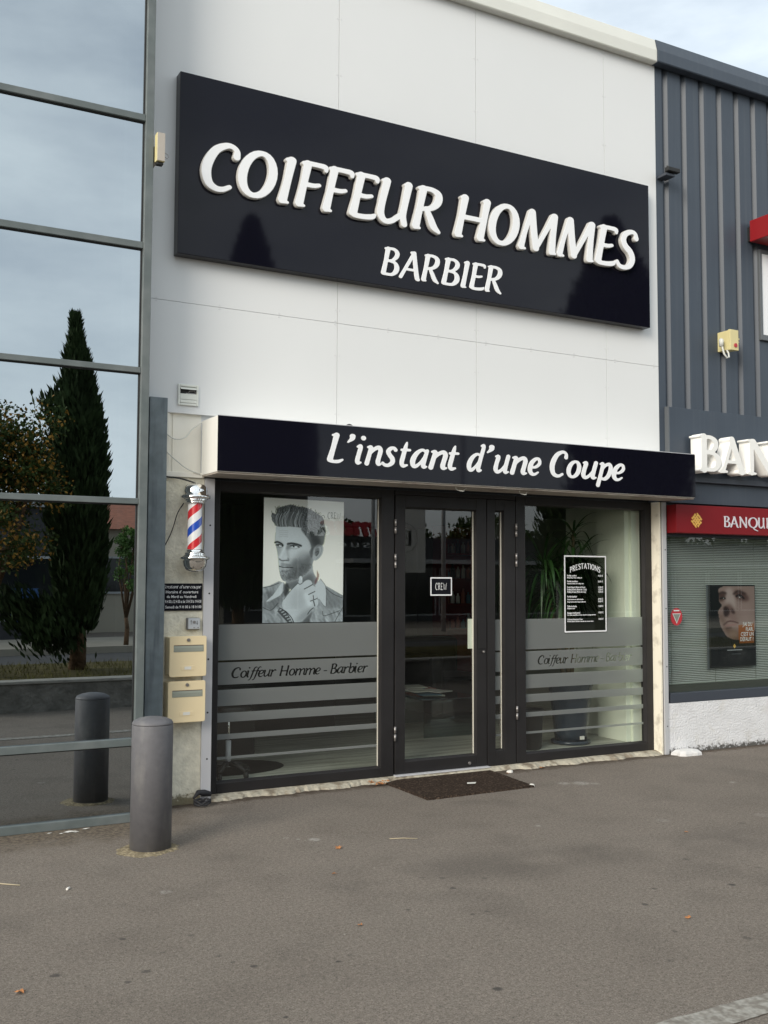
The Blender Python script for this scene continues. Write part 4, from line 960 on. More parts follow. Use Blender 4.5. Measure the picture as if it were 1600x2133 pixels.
bx('box', 7.915, 8.7, -.30, -.04, 4.845, 5.055, 'red_bright', rs, .006); bx('bracket', 7.93, 7.99, -.04, -.001, 4.86, 5.0, 'frame_black', rs)
wf = MB().box(8.058, 8.092, -.03, .0, 3.90, 4.80).box(8.092, 9.4, -.03, .0, 3.90, 3.955).box(8.092, 9.4, -.03, .0, 4.765, 4.80)
uw = wf.build('upper_window', 'slate_light', bank, .003)
bx('infill_panel', 8.0925, 9.4, -.018, -.004, 3.9555, 4.7645, 'sign_white', uw)

# ------------------------------------------------------------ painted prints
class Canvas:
    def __init__(s, w, h, bg): s.w, s.h = w, h; s.X, s.Y = np.meshgrid(np.arange(w)+.5, np.arange(h)+.5); s.C = np.zeros((h, w, 3))+np.array(bg)/255
    def blur(s, M, r):
        if r <= 0: return M
        k = np.exp(-np.arange(-int(3*r)-1, int(3*r)+2)**2/(2*r*r)); k /= k.sum(); p = len(k)//2
        M = np.apply_along_axis(lambda a: np.convolve(np.pad(a, p, mode='edge'), k, 'valid'), 0, M)
        return np.apply_along_axis(lambda a: np.convolve(np.pad(a, p, mode='edge'), k, 'valid'), 1, M)
    def poly(s, P, sc=1):
        P = [(x*sc, y*sc) for x, y in P]; M = np.zeros((s.h, s.w))
        for oy in (-.33, 0, .33):
            I = np.zeros((s.h, s.w), bool)
            for (x0, y0), (x1, y1) in zip(P, P[1:]+P[:1]):
                if abs(y1-y0) < 1e-9: continue
                c = ((s.Y+oy) < y1) != ((s.Y+oy) < y0); I ^= c & (s.X < (x1-x0)*(s.Y+oy-y0)/(y1-y0)+x0)
            M += I/3
        return M
    def smooth(s, P, sc=1):
        Q = [np.array(p, float) for p in P]; n = len(Q); out = []
        for i in range(n):
            a, b, c, d = Q[i-1], Q[i], Q[(i+1) % n], Q[(i+2) % n]
            for j in range(5):
                t = j/5; out.append(tuple(.5*((2*b)+(-a+c)*t+(2*a-5*b+4*c-d)*t*t+(-a+3*b-3*c+d)*t**3)))
        return s.poly(out, sc)
    def line(s, P, w, sc=1):
        P = [tuple(p) for p in cr_smooth([(x, y, 0) for x, y in P], 6)]; M = np.full((s.h, s.w), 1e9)
        for a, b in zip(P[:-1], P[1:]):
            x0, y0, x1, y1 = a[0]*sc, a[1]*sc, b[0]*sc, b[1]*sc; dx, dy = x1-x0, y1-y0
            t = np.clip(((s.X-x0)*dx+(s.Y-y0)*dy)/(dx*dx+dy*dy+1e-9), 0, 1); M = np.minimum(M, np.hypot(s.X-x0-t*dx, s.Y-y0-t*dy))
        return np.clip(w*sc/2-M+.5, 0, 1)
    def put(s, M, col, a=1): 
        col = np.array(col)/255 if not isinstance(col, (int, float)) else np.array([col*.955, col*.99, col*1.03])/255
        s.C = s.C*(1-M[..., None]*a)+col*M[..., None]*a
    def mesh(s, name, q, m, parent, **k):
        """q: function (u 0..1, v 0..1 down) -> world"""
        w, h = s.w, s.h; V = [q(i/w, j/h) for j in range(h+1) for i in range(w+1)]
        F = [(j*(w+1)+i, (j+1)*(w+1)+i, (j+1)*(w+1)+i+1, j*(w+1)+i+1) for j in range(h) for i in range(w)]
        me = bpy.data.meshes.new(name); me.from_pydata(V, [], F); c = np.clip(s.C.reshape(-1, 3), 0, 1)
        lin = np.where(c <= .04045, c/12.92, ((c+.055)/1.055)**2.4); col = np.concatenate([lin, np.ones((len(lin), 1))], 1)
        ca = me.color_attributes.new('Col', 'FLOAT_COLOR', 'CORNER'); ca.data.foreach_set('color', np.repeat(col, 4, axis=0).astype(np.float32).ravel())
        return link(name, me, m, parent, **k)

def portrait():
    sc = 1/7.2; ox, oy = 50, 50
    cv = Canvas(int(1285*sc), int(1985*sc), (226, 230, 214))
    T = lambda P: [(x-ox, y-oy) for x, y in P]
    poly = lambda P: cv.poly(T(P), sc); sm = lambda P: cv.smooth(T(P), sc); ln = lambda P, w: cv.line(T(P), w, sc)
    B = lambda M, r: cv.blur(M, r*sc)
    rr = random.Random(11)
    # neck
    neck = sm([(840, 960), (830, 1100), (850, 1230), (900, 1330), (900, 1420), (700, 1560), (480, 1500), (400, 1400), (450, 1250), (640, 1000)])
    cv.put(B(neck, 4), 158); cv.put(B(sm([(440, 1400), (640, 1330), (800, 1240), (850, 1300), (870, 1400), (700, 1480), (480, 1520)]), 30)*neck, 88, .75)
    # shirt
    sh = poly([(40, 1470), (160, 1440), (300, 1370), (380, 1400), (470, 1540), (880, 1440), (960, 1330), (1050, 1440), (1330, 1600), (1345, 2060), (30, 2060)])
    cv.put(B(sh, 3), 150)
    for _ in range(420):
        x, y = rr.uniform(40, 1330), rr.uniform(1400, 2050); a = rr.uniform(.5, 1.4); l_ = rr.uniform(30, 110)
        cv_m = ln([(x, y), (x+l_*math.cos(a)*.6, y+l_*.5), (x+l_*math.cos(a), y+l_)], rr.uniform(10, 34)); cv.put(B(cv_m, 8)*sh, rr.choice([84, 104, 186, 200, 128]), .38)
    cv.put(B(poly([(60, 1560), (330, 1500), (390, 1600), (230, 1840), (60, 1800)]), 20)*sh, 96, .5)
    cv.put(B(poly([(1060, 1480), (1320, 1640), (1330, 1760), (1080, 1820), (1000, 1800)]), 26)*sh, 112, .55)
    for P in ([(60, 1475), (180, 1450), (300, 1400)], [(1045, 1470), (1160, 1570), (1320, 1640)], [(60, 1790), (180, 1830), (290, 1720)], [(1000, 1860), (1020, 1930), (1140, 1900), (1280, 1850)], [(1330, 1800), (1240, 1960), (1200, 2040)]): cv.put(ln(P, 9), 52, .85)
    # collar
    cl = poly([(375, 1385), (340, 1400), (210, 1590), (105, 1690), (150, 1700), (330, 1600), (390, 1500)]); cv.put(B(cl, 3), 190); cv.put(ln([(375, 1395), (340, 1580), (130, 1700)], 6), 80, .7)
    cr_ = poly([(960, 1320), (880, 1430), (870, 1560), (960, 1700), (1050, 1790), (1055, 1560), (1040, 1440)]); cv.put(B(cr_, 3), 186); cv.put(ln([(960, 1330), (1048, 1470), (1052, 1780), (940, 1660)], 7), 84, .8)
    cv.put(B(poly([(900, 1180), (935, 1260), (930, 1330), (870, 1430), (860, 1380), (900, 1290)]), 5), (96, 62, 66), .6)  # red patch: reflection in the pane, painted into the print
    cv.put(B(poly([(380, 1420), (440, 1400), (470, 1500), (400, 1640), (370, 1540)]), 10), 50, .8)
    # head
    face = sm([(262, 480), (238, 600), (228, 720), (240, 800), (262, 880), (280, 980), (290, 1080), (300, 1190), (325, 1300), (370, 1365), (470, 1380), (570, 1345), (690, 1280), (790, 1180), (850, 1020), (900, 860), (930, 700), (900, 540), (760, 450), (500, 440)])
    cv.put(B(face, 3), 186)
    F_ = lambda P, r, v, a=1: cv.put(B(sm(P), r)*face, v, a)
    F_([(640, 480), (760, 560), (800, 700), (830, 860), (860, 1020), (1000, 900), (1000, 500)], 40, 128, .7)
    F_([(230, 760), (330, 770), (330, 860), (300, 980), (290, 1050), (250, 900)], 22, 138, .65)
    F_([(470, 1100), (640, 900), (820, 960), (800, 1160), (700, 1280), (560, 1360), (400, 1370), (330, 1300), (420, 1200)], 36, 82, .74)
    F_([(480, 800), (640, 820), (760, 900), (700, 1010), (560, 1010), (480, 930)], 36, 196, .5)
    F_([(290, 520), (600, 500), (680, 600), (600, 720), (300, 720)], 34, 190, .4)
    F_([(300, 1130), (420, 1180), (520, 1160), (480, 1230), (360, 1260), (310, 1220)], 18, 150, .6)
    F_([(430, 1190), (460, 1240), (420, 1330), (360, 1300)], 22, 190, .3)
    # brows, eyes, nose, mouth
    for P, w, v, a in (([(228, 760), (270, 748), (330, 775), (352, 800)], 26, 38, .9), ([(430, 775), (500, 765), (590, 782), (640, 800)], 30, 42, .9), ([(245, 800), (290, 790), (350, 815)], 16, 26, .9), ([(470, 806), (530, 795), (610, 822)], 18, 28, .9)): cv.put(B(ln(P, w), 4), v, a)
    cv.put(B(sm([(440, 770), (480, 800), (470, 850), (420, 870), (400, 820)]), 14), 90, .6)
    cv.put(B(ln([(285, 808), (325, 812)], 18), 3), 216, .9); cv.put(B(ln([(520, 812), (575, 818)], 20), 3), 214, .9)
    cv.put(B(ln([(278, 803), (280, 808)], 22), 3), 20); cv.put(B(ln([(522, 812), (526, 816)], 24), 3), 22)
    cv.put(B(ln([(260, 838), (300, 836), (345, 828)], 8), 4), 96, .6); cv.put(B(ln([(480, 845), (540, 850), (600, 836)], 9), 5), 104, .5)
    cv.put(B(ln([(395, 800), (370, 860), (340, 930), (312, 990)], 30), 10), 208, .6); cv.put(B(ln([(420, 850), (430, 930), (450, 1000)], 26), 12), 130, .5)
    cv.put(B(ln([(300, 1020), (340, 1045), (400, 1040), (440, 1035)], 16), 5), 58, .8); cv.put(B(ln([(430, 1000), (452, 1030), (440, 1050)], 14), 6), 96, .7)
    cv.put(B(ln([(340, 1095), (400, 1105), (470, 1120)], 34), 10), 104, .6)
    cv.put(B(ln([(300, 1135), (360, 1150), (430, 1152), (515, 1155)], 14), 3), 34, .9); cv.put(B(ln([(330, 1120), (400, 1130), (470, 1145)], 16), 5), 112, .7); cv.put(B(ln([(325, 1172), (390, 1185), (460, 1175)], 22), 6), 160, .7); cv.put(B(ln([(340, 1205), (400, 1215), (450, 1205)], 16), 8), 92, .6)
    for k, y in enumerate((560, 590, 625, 655)): cv.put(B(ln([(290, y+15), (350, y), (430, y+8)], 6), 3), 130, .5)
    for _ in range(1500):                        # stubble
        x, y = rr.uniform(300, 860), rr.uniform(1080, 1380)
        if y > 1110+max(0, 700-x)*.25 or x > 640: cv.put(ln([(x, y), (x+6, y+9)], 5)*face, 50, .26)
    cv.put(B(ln([(235, 600), (230, 740), (262, 880), (285, 1050), (300, 1190), (330, 1310), (380, 1368)], 7), 3), 110, .5)
    # ear
    ear = sm([(850, 830), (900, 775), (960, 765), (1000, 820), (985, 920), (930, 1000), (870, 1035), (835, 1010), (828, 920)])
    cv.put(B(ear, 3), 168); cv.put(B(sm([(870, 850), (910, 820), (935, 850), (920, 930), (880, 960), (860, 920)]), 8), 92, .7); cv.put(B(ln([(862, 850), (905, 800), (960, 800), (972, 860), (940, 950), (890, 1000)], 10), 4), 120, .7); cv.put(B(ln([(880, 900), (915, 880), (925, 900), (890, 955)], 12), 4), 52, .7)
    # sideburn and short side hair
    sidehair = sm([(640, 520), (700, 620), (760, 700), (800, 800), (810, 930), (840, 860), (900, 770), (990, 780), (1025, 640), (1030, 500), (960, 330), (840, 300), (700, 360)])
    cv.put(B(sidehair, 8), 104, .95); cv.put(B(sm([(780, 560), (900, 620), (960, 760), (850, 800), (800, 700)]), 24), 44, .6); cv.put(B(sm([(780, 880), (825, 820), (838, 900), (815, 990), (790, 960)]), 8), 84, .7)
    # quiff
    q_ = sm([(230, 470), (175, 400), (180, 290), (240, 300), (290, 200), (390, 165), (470, 140), (580, 165), (700, 175), (800, 210), (900, 270), (990, 330), (1000, 440), (880, 450), (760, 400), (660, 470), (640, 505), (480, 495), (290, 505)])
    cv.put(B(q_, 3), 108)
    for i in range(120):
        x = 220+i*4.2+rr.uniform(-10, 10); top = 215+60*math.sin(i*.4)*.3+abs(x-480)*.12
        v = rr.choice([36, 56, 84, 140, 168, 190, 96, 60]); b = rr.uniform(-30, 60)
        cv.put(ln([(x+60, top+rr.uniform(-20, 30)), (x+10+b*.3, 330), (x-6, 420), (x+8, 492+rr.uniform(-8, 6))], rr.uniform(5, 12)), v, .6)
    for i in range(130):
        x = rr.uniform(640, 1010); y = rr.uniform(230, 560); l_ = rr.uniform(60, 130); v = rr.choice([44, 66, 100, 160, 182, 136])
        cv.put(ln([(x, y), (x+l_*.5, y+l_*.25), (x+l_*.62, y+l_*.8)], rr.uniform(5, 10))*B(np.clip(q_+sidehair, 0, 1), 2), v*.72, .55)
    for i in range(90):
        x = rr.uniform(220, 930); y = 200+abs(x-500)*.18+rr.uniform(-10, 30)+(40 if x > 800 else 0); cv.put(ln([(x, y+30), (x-8+rr.uniform(-6, 20), y-14), (x+rr.uniform(-20, 40), y-62)], rr.uniform(4, 8)), rr.choice([40, 60, 90]), .8)
    for P in ([(215, 330), (180, 300), (172, 260)], [(205, 380), (170, 350), (178, 300)], [(960, 300), (1000, 290), (1020, 330)], [(900, 260), (870, 230), (862, 205)]): cv.put(ln(P, 8), 50, .8)
    cv.put(B(poly([(560, 230), (640, 220), (600, 300)]), 10), 150, .4)
    # hand
    hand = sm([(600, 1400), (612, 1330), (625, 1292), (655, 1290), (672, 1330), (668, 1400), (720, 1360), (780, 1348), (822, 1385), (828, 1425), (880, 1470), (870, 1540), (912, 1590), (905, 1650), (930, 1700), (915, 1765), (860, 1800), (850, 1860), (760, 1950), (640, 2020), (520, 2010), (400, 1860), (350, 1740), (400, 1620), (470, 1540), (540, 1460)])
    cv.put(B(hand, 3), 184); HH = lambda P, r, v, a: cv.put(B(sm(P), r)*hand, v, a)
    HH([(560, 1500), (700, 1520), (740, 1640), (700, 1800), (600, 1850), (480, 1760), (500, 1600)], 40, 160, .6); HH([(640, 1900), (760, 1820), (860, 1800), (840, 1900), (700, 2000), (560, 2020)], 34, 120, .6)
    HH([(700, 1560), (760, 1560), (790, 1640), (740, 1680), (700, 1640)], 18, 205, .6); HH([(730, 1680), (800, 1690), (830, 1750), (770, 1770)], 18, 208, .6)
    for P, w in (([(700, 1495), (760, 1465), (828, 1425)], 13), ([(770, 1585), (820, 1560), (872, 1535)], 13), ([(800, 1690), (850, 1672), (905, 1650)], 12), ([(600, 1400), (630, 1420), (668, 1400)], 10), ([(845, 1600), (852, 1660)], 12), ([(852, 1690), (872, 1770)], 16), ([(850, 1800), (800, 1840), (760, 1900)], 12), ([(600, 1400), (540, 1460), (460, 1550), (380, 1660)], 7)): cv.put(B(ln(P, w), 2), 40, .85)
    cv.put(B(ln([(640, 1300), (655, 1340)], 22), 4), 212, .7)
    cv.put(B(poly([(310, 1800), (420, 1850), (540, 2060), (470, 2060), (280, 1850)]), 3), 70, .9)
    for t in np.linspace(0, 1, 6): cv.put(ln([(320+150*t, 1830+180*t), (350+150*t, 1815+190*t)], 18), 190, .8)
    cv.put(ln([(315, 1795), (420, 1860), (500, 1950), (545, 2040)], 12), 25, .9)
    cv.put(B(poly([(840, 1850), (780, 2050), (640, 2060), (700, 1990)]), 8), 78, .7)
    # grain
    g = np.random.RandomState(3).rand(cv.h, cv.w)-.5; cv.C += g[..., None]*.03
    return cv
po = empty('window_poster', (3.28, .165, 1.228), label='grey portrait poster of a man touching his chin inside the left window', cat='poster')
cv = portrait(); cv.C = np.clip((cv.C-.5)*1.22+.56, .02, .97)
# corners follow the sheet as it hangs, slightly askew
tl, tr_, br_, bl_ = (2.950, 2.160), (3.615, 2.150), (3.610, 1.229), (2.947, 1.228)
def qmap(u, v): return (tl[0]*(1-u)*(1-v)+tr_[0]*u*(1-v)+br_[0]*u*v+bl_[0]*(1-u)*v, .162, tl[1]*(1-u)*(1-v)+tr_[1]*u*(1-v)+br_[1]*u*v+bl_[1]*(1-u)*v)
cv.mesh('sheet', qmap, 'print', po)
word('CREW', 3.475, 2.015, 2.068, .1605, None, 0, .55, 24, .12, width=.118).build('lettering', 'switch_dark', po, fix=False)
bx('backing', 2.950, 3.609, .1635, .166, 1.230, 2.149, 'room_dark', po)

def bank_portrait():
    sc = 1/8.0; ox, oy = 735, 540
    cv = Canvas(int(590*sc), int(1035*sc), (20, 24, 26)); T = lambda P: [(x-ox, y-oy) for x, y in P]
    sm = lambda P: cv.smooth(T(P), sc); ln = lambda P, w: cv.line(T(P), w, sc); B = lambda M, r: cv.blur(M, r*sc)
    face = sm([(860, 560), (845, 640), (850, 740), (880, 790), (835, 860), (845, 960), (860, 1050), (900, 1130), (950, 1200), (1060, 1240), (1180, 1230), (1290, 1180), (1330, 1000), (1340, 560), (1100, 500)])
    cv.put(B(face, 4), (168, 142, 136)); F_ = lambda P, r, c, a=1: cv.put(B(sm(P), r)*face, c, a)
    F_([(850, 900), (920, 1100), (1040, 1240), (1250, 1230), (1100, 1150), (960, 1080), (900, 960)], 26, (96, 66, 50), .8)
    F_([(930, 600), (1000, 560), (1060, 700), (1060, 860), (990, 760), (930, 760)], 18, (205, 185, 182), .8)
    F_([(1060, 600), (1180, 620), (1240, 700), (1200, 740), (1080, 700)], 16, (90, 60, 56), .75); F_([(850, 630), (930, 620), (920, 700), (870, 740), (845, 700)], 14, (84, 58, 52), .8)
    F_([(900, 830), (940, 800), (985, 850), (965, 925), (915, 930)], 10, (52, 34, 34), .85); F_([(1000, 830), (1040, 850), (1052, 900), (1010, 890)], 9, (70, 44, 42), .8); F_([(940, 790), (1000, 790), (1040, 840), (990, 850)], 14, (120, 88, 84), .5)
    F_([(960, 900), (1060, 930), (1100, 1020), (1000, 980)], 16, (150, 116, 112), .5)
    cv.put(B(ln([(905, 1040), (960, 1000), (1020, 1000), (1090, 1020)], 18), 4), (92, 48, 48), .9); cv.put(B(ln([(930, 1055), (990, 1045), (1060, 1040)], 26), 8), (170, 120, 118), .8); cv.put(B(ln([(940, 1085), (1000, 1080)], 18), 8), (90, 60, 56), .7)
    cv.put(B(ln([(1075, 670), (1120, 655), (1175, 700)], 22), 4), (30, 22, 22), .95); cv.put(B(ln([(1115, 684), (1119, 686)], 14), 2), (220, 225, 225)); cv.put(B(ln([(865, 700), (900, 690), (925, 700)], 20), 4), (34, 26, 26), .9); cv.put(B(ln([(905, 694), (908, 696)], 10), 2), (200, 205, 205))
    cv.put(B(ln([(1040, 640), (1100, 605), (1190, 640)], 24), 8), (70, 50, 46), .8); cv.put(B(ln([(850, 640), (890, 620), (935, 630)], 22), 8), (66, 48, 44), .8)
    F_([(1120, 780), (1240, 760), (1280, 900), (1180, 1000), (1110, 900)], 40, (186, 160, 156), .6); F_([(960, 1130), (1060, 1130), (1100, 1200), (1000, 1210)], 20, (190, 160, 140), .6)
    cv.put(cv.poly(T([(735, 1290), (1330, 1290), (1330, 1620), (735, 1620)]), sc), (24, 26, 32), .8)
    cv.put(cv.poly(T([(1095, 1050), (1300, 1030), (1300, 1290), (1100, 1290)]), sc), (176, 98, 34), .85)
    return cv
pb = empty('bank_poster', (7.73, .09, .74), label='tall dark poster of an upturned face with orange caption, hanging in the bank window', cat='poster')
bx('frame', 7.425, 8.030, .084, .112, .738, 1.512, 'frame_black', pb, .002)
for x in (7.395, 7.409): bx('side_rail', x, x+.004, .088, .100, .725, 1.512, 'slate_light', pb)
cv2 = bank_portrait(); cv2.C = np.clip(cv2.C**1.15*.92, 0, 1); cv2.mesh('sheet', lambda u, v: (7.432+.590*u, .0825, 1.500-.750*v), 'print', pb)
for k, t_ in enumerate(("J'AI DU", 'FLAIR,', "C'EST UN", 'D\u00c9FAUT ?')):
    o = small_text('caption', t_, 8.004-(.150, .112, .180, .190)[k], .0812, 1.120-k*.0475, .052, 'sign_white', pb, width=(.13, .10, .172, .178)[k], bold=.0006)
MB().quad((7.738, .0812, .955), (7.758, .0812, .932), (7.738, .0812, .909), (7.718, .0812, .932)).build('emblem', 'logo_gold', pb, fix=False)
bx('small_print', 7.64, 7.84, .0812, .0818, .893, .899, 'jamb_grey', pb); bx('small_print', 7.70, 7.82, .0812, .0818, .856, .860, 'slate_light', pb)

# price list on the right window
pl = empty('price_list', (5.9, .134, 1.104), label='tall price list headed PRESTATIONS with white border on the right window', cat='notice')
px0, px1, pz0, pz1 = 5.742, 6.212, 1.100, 1.768; yl = .1345
bb = MB(); t_ = .0115
for b_ in ((px0, px0+t_, pz0, pz1), (px1-t_, px1, pz0, pz1), (px0+t_, px1-t_, pz0, pz0+t_), (px0+t_, px1-t_, pz1-t_, pz1)): bb.box(b_[0], b_[1], yl-.001, yl, b_[2], b_[3])
bb.build('border', 'sign_white', pl)
MB().quad((px0-.002, .1355, pz0-.006), (px1+.006, .1355, pz0-.006), (px1+.006, .1355, pz1), (px0-.002, .1355, pz1)).build('tinted_film', 'list_film', pl, fix=False)
# arched heading
hd = MB(); txt = 'PRESTATIONS'; a0 = px0+.062; tot = .345
adv = 0; its = []
for ch in txt:
    (V, P, E_), b = glyph_iso(ch, 0, .95, 24); its.append((ch, adv, b[1]-b[0])); adv += b[1]-b[0]+.05
k = tot/adv
for ch, ad, w in its:
    (V, P, E_), b = glyph_iso(ch, 0, .95, 24); u = (ad+w/2)/adv*2-1; zc = 1.652-.038*u*u; th = -.26*u; cxg = a0+(ad+w/2)*k
    def f(uu, vv, cxg=cxg, zc=zc, th=th, b=b, w=w):
        X_, Z_ = (uu-b[0]-w/2)*k, vv*.050; return (cxg+X_, zc+X_*math.tan(th)*1.0+Z_)
    solid(V, P, E_, f, yl-.001, None, hd)
hd.build('heading', 'sign_white', pl, fix=False)
rows = [(1.585, 'Forfait confort', '19,50 \u20ac', .021, .105), (1.570, 'Shampooing, coupe, coiffage, gel', '', .013, .165), (1.535, 'Forfait tradition', '25,00 \u20ac', .021, .118), (1.519, 'Coupe aux ciseaux, avec coiffage raser', '', .013, .185),
        (1.484, "Forfait d'jeun's (Moins de 20 ans)", '17,00 \u20ac', .021, .200), (1.464, "Forfait p'tit'hom (Moins de 11 ans)", '15,00 \u20ac', .021, .215), (1.444, "Forfait p'tit bout (Moins de 6 ans)", '12,00 \u20ac', .021, .208),
        (1.403, 'Forfait barbier', '', .021, .108), (1.381, 'Coupe homme avec taille de barbe', '29,00 \u20ac', .014, .180), (1.360, 'Coupe homme avec rasage traditionnel', '36,00 \u20ac', .014, .205), (1.318, 'Taille de barbe', '12,00 \u20ac', .021, .105), (1.303, 'Sculpte ou racc', '', .013, .085),
        (1.262, 'Rasage traditionnel', '19,00 \u20ac', .021, .140), (1.246, 'Aux huiles essentielles, serviette chaude et massage hydratant', '', .013, .320), (1.205, 'Colorant American Crew', '14,00 \u20ac', .021, .170), (1.190, 'Precision Blend, coloration naturelle des cheveux blancs', '', .013, .290)]
for z, a, p_, s_, w in rows:
    small_text('lettering', a, px0+.030, yl-.001, z, s_, 'sign_white', pl, width=w, bold=.0006)
    if p_: small_text('lettering', p_, px1-.095, yl-.001, z, .021, 'sign_white', pl, width=.055, bold=.0006)
# small CREW sticker on the door
ce = empty('door_sticker', (4.48, .134, 1.43), label='small black sticker with white border on the glass of the door', cat='sticker')
bx('field', 4.384, 4.588, .1355, .1365, 1.424, 1.572, 'plate_black', ce)
bb = MB()
for b_ in ((4.384, 4.393, 1.424, 1.572), (4.579, 4.588, 1.424, 1.572), (4.393, 4.579, 1.424, 1.434), (4.393, 4.579, 1.562, 1.572)): bb.box(b_[0], b_[1], .1340, .1354, b_[2], b_[3])
bb.build('border', 'sign_white', ce)
word('CREW', 4.430, 1.468, 1.528, .1340, None, 0, .62, 26, .10, width=.112).build('lettering', 'plate_text', ce, fix=False)

# ------------------------------------------------------------ inside the hairdresser's
# potted dracaena
pt = empty('potted_plant', (5.86, .46, .098), label='tall leafy dracaena in a dark blue pot inside the right window', cat='plant')
PX, PY = 6.03, .42
MB().lathe([(.155, .100), (.175, .104), (.178, .128), (.160, .132)], (PX, PY, 0), 48).build('saucer', 'pot_blue', pt)
MB().lathe([(.140, .133), (.150, .20), (.175, .46), (.196, .60), (.205, .62), (.205, .655), (.190, .655), (.186, .62), (0, .61)], (PX, PY, 0), 48).build('pot', 'pot_blue', pt)
bx('pot_label', PX-.02, PX+.02, PY-.165, PY-.150, .150, .178, 'white_bit', pt)
rr = random.Random(21)
def strap(mb, base, az, length, width, rise, droop):
    n = 9; d = Vector((math.cos(az), math.sin(az), 0)); s_ = Vector((-math.sin(az), math.cos(az), 0)); prev = None; P = []
    for i in range(n+1):
        t = i/n; p = Vector(base)+d*(length*(t*.95-.18*t*t*droop))+Vector((0, 0, length*(rise*t-droop*t*t))); w = width*(math.sin(math.pi*min(1, t*.9+.12))**.7)*(1 if t < .98 else .1)
        P.append((p-s_*w+Vector((0, 0, w*.35)), p, p+s_*w+Vector((0, 0, w*.35))))
    for a, b in zip(P[:-1], P[1:]):
        mb.quad(a[0], a[1], b[1], b[0], sm=True); mb.quad(a[1], a[2], b[2], b[1], sm=True)
lf = MB(); stm = MB()
for (dx, dy, top, nl, L_) in ((.10, .06, 2.00, 22, .34), (-.24, .06, 1.70, 76, .72), (.10, .04, 1.72, 60, .56), (-.06, .02, 1.46, 70, .68)):
    stm.tube([(PX+dx*.2, PY+dy*.2, .60), (PX+dx*.6, PY+dy*.6, (top+.6)/2), (PX+dx, PY+dy, top)], [.02, .016, .012], 8)
    for i in range(nl):
        zb = top-.20*(i/nl); az = i*2.4+rr.uniform(-.2, .2); y_ = math.sin(az)
        L2 = L_*rr.uniform(.75, 1.1)
        if y_ < 0: L2 *= (1-.45*abs(y_))
        strap(lf, (PX+dx, PY+dy, zb), az, L2, rr.uniform(.009, .017), rr.uniform(.55, 1.05) if i > 5 else 1.25, rr.uniform(.95, 1.5) if i > 5 else .7)
stm.build('stems', 'plant_stem', pt); lf.build('foliage', 'plant_leaf', pt, fix=False)
# bin beside the pot
wb_ = empty('waste_bin', (5.43, .36, .098), label='round black waste bin left of the plant pot inside the right window', cat='bin')
MB().lathe([(.105, .099), (.115, .12), (.13, .42), (.135, .425), (.135, .44), (.122, .44), (.118, .40), (0, .14)], (5.50, .34, 0), 36).build('body', 'black_rubber', wb_)
# glass table with magazines
tb = empty('glass_table', (5.3, 1.6, .098), label='low glass table carrying magazines, seen through the door', cat='table')
glass_mat('table_glass', (.55, .68, .68), 1.6); glass_mat('table_edge', (.2, .42, .44), 1.0)
TX0, TX1, TY0, TY1 = 4.97, 5.62, 1.233, 2.25
bx('top', TX0, TX1, TY0, TY1, .440, .452, 'table_edge', tb)
for b_ in ((TX0+.03, TX1-.03, TY0+.02, TY0+.03), (TX0+.03, TX1-.03, TY1-.03, TY1-.02)): bx('panel', b_[0], b_[1], b_[2], b_[3], .099, .4395, 'table_glass', tb)
rr = random.Random(9)
for i in range(14):
    x = rr.uniform(5.02, 5.28); y = rr.uniform(1.30, 1.8); z = .4525+.007*i*.55; a = rr.uniform(-.3, .3); w, h = .21, .28
    c, s_ = math.cos(a), math.sin(a); P = [(x+u*c-v*s_, y+u*s_+v*c) for u, v in ((0, 0), (w, 0), (w, h), (0, h))]
    mb = MB(); i0 = 0; mb.v = [(p[0], p[1], z) for p in P]+[(p[0], p[1], z+.006) for p in P]; mb.f = [(3, 2, 1, 0), (4, 5, 6, 7)]+[(j, (j+1) % 4, 4+(j+1) % 4, 4+j) for j in range(4)]; mb.sm = [False]*6
    mb.build('magazine', rr.choice(['paper', 'book_a', 'book_b', 'white_bit', 'book_c']), None, label='magazine in the loose pile on the low glass table', cat='magazine', group='magazines on the glass table')
# sofa
sf = empty('sofa', (6.1, 2.45, .098), label='black leather sofa behind the glass table', cat='sofa')
bx('seat', 5.90, 6.58, 2.35, 3.10, .14, .52, 'black_leather', sf, .04); bx('backrest', 5.75, 6.585, 3.11, 3.35, .14, .90, 'black_leather', sf, .05); bx('armrest', 5.72, 5.89, 2.30, 3.105, .14, .76, 'black_leather', sf, .05)
for x in (5.78, 6.5):
    for y in (2.38, 3.28): bx('leg', x, x+.04, y, y+.04, .0985, .1395, 'chrome', sf)
# red product shelves
sh = empty('display_shelf', (6.3, 3.9, .098), label='tall dark red display shelves with bottles at the back of the shop', cat='shelf')
sx0, sx1, sy0, sy1 = 6.62, 7.20, 3.45, 3.75
bx('side_panel', sx0, sx0+.03, sy0, sy1, .099, 2.2, 'shelf_red', sh); bx('side_panel', sx1-.03, sx1, sy0, sy1, .099, 2.2, 'shelf_red', sh); bx('back_panel', sx0+.03, sx1-.03, sy1-.02, sy1-.001, .099, 2.2, 'shelf_red', sh)
rr = random.Random(3); cnt = 0
for z in (.95, 1.25, 1.55, 1.85):
    bx('shelf_board', sx0+.0305, sx1-.0305, sy0, sy1-.021, z, z+.02, 'shelf_red', sh)
    for k in range(7):
        x = sx0+.08+k*.075; h = rr.uniform(.10, .19)
        MB().lathe([(.022, 0), (.025, .004), (.025, h*.7), (.012, h*.8), (.012, h), (0, h)], (x, sy0+.09, z+.0202), 12).build('bottle', rr.choice(['book_c', 'white_bit', 'black_rubber', 'book_a', 'book_b']), None, label='small hair product bottle on the dark red shelves', cat='bottle', group='bottles on the red shelves')
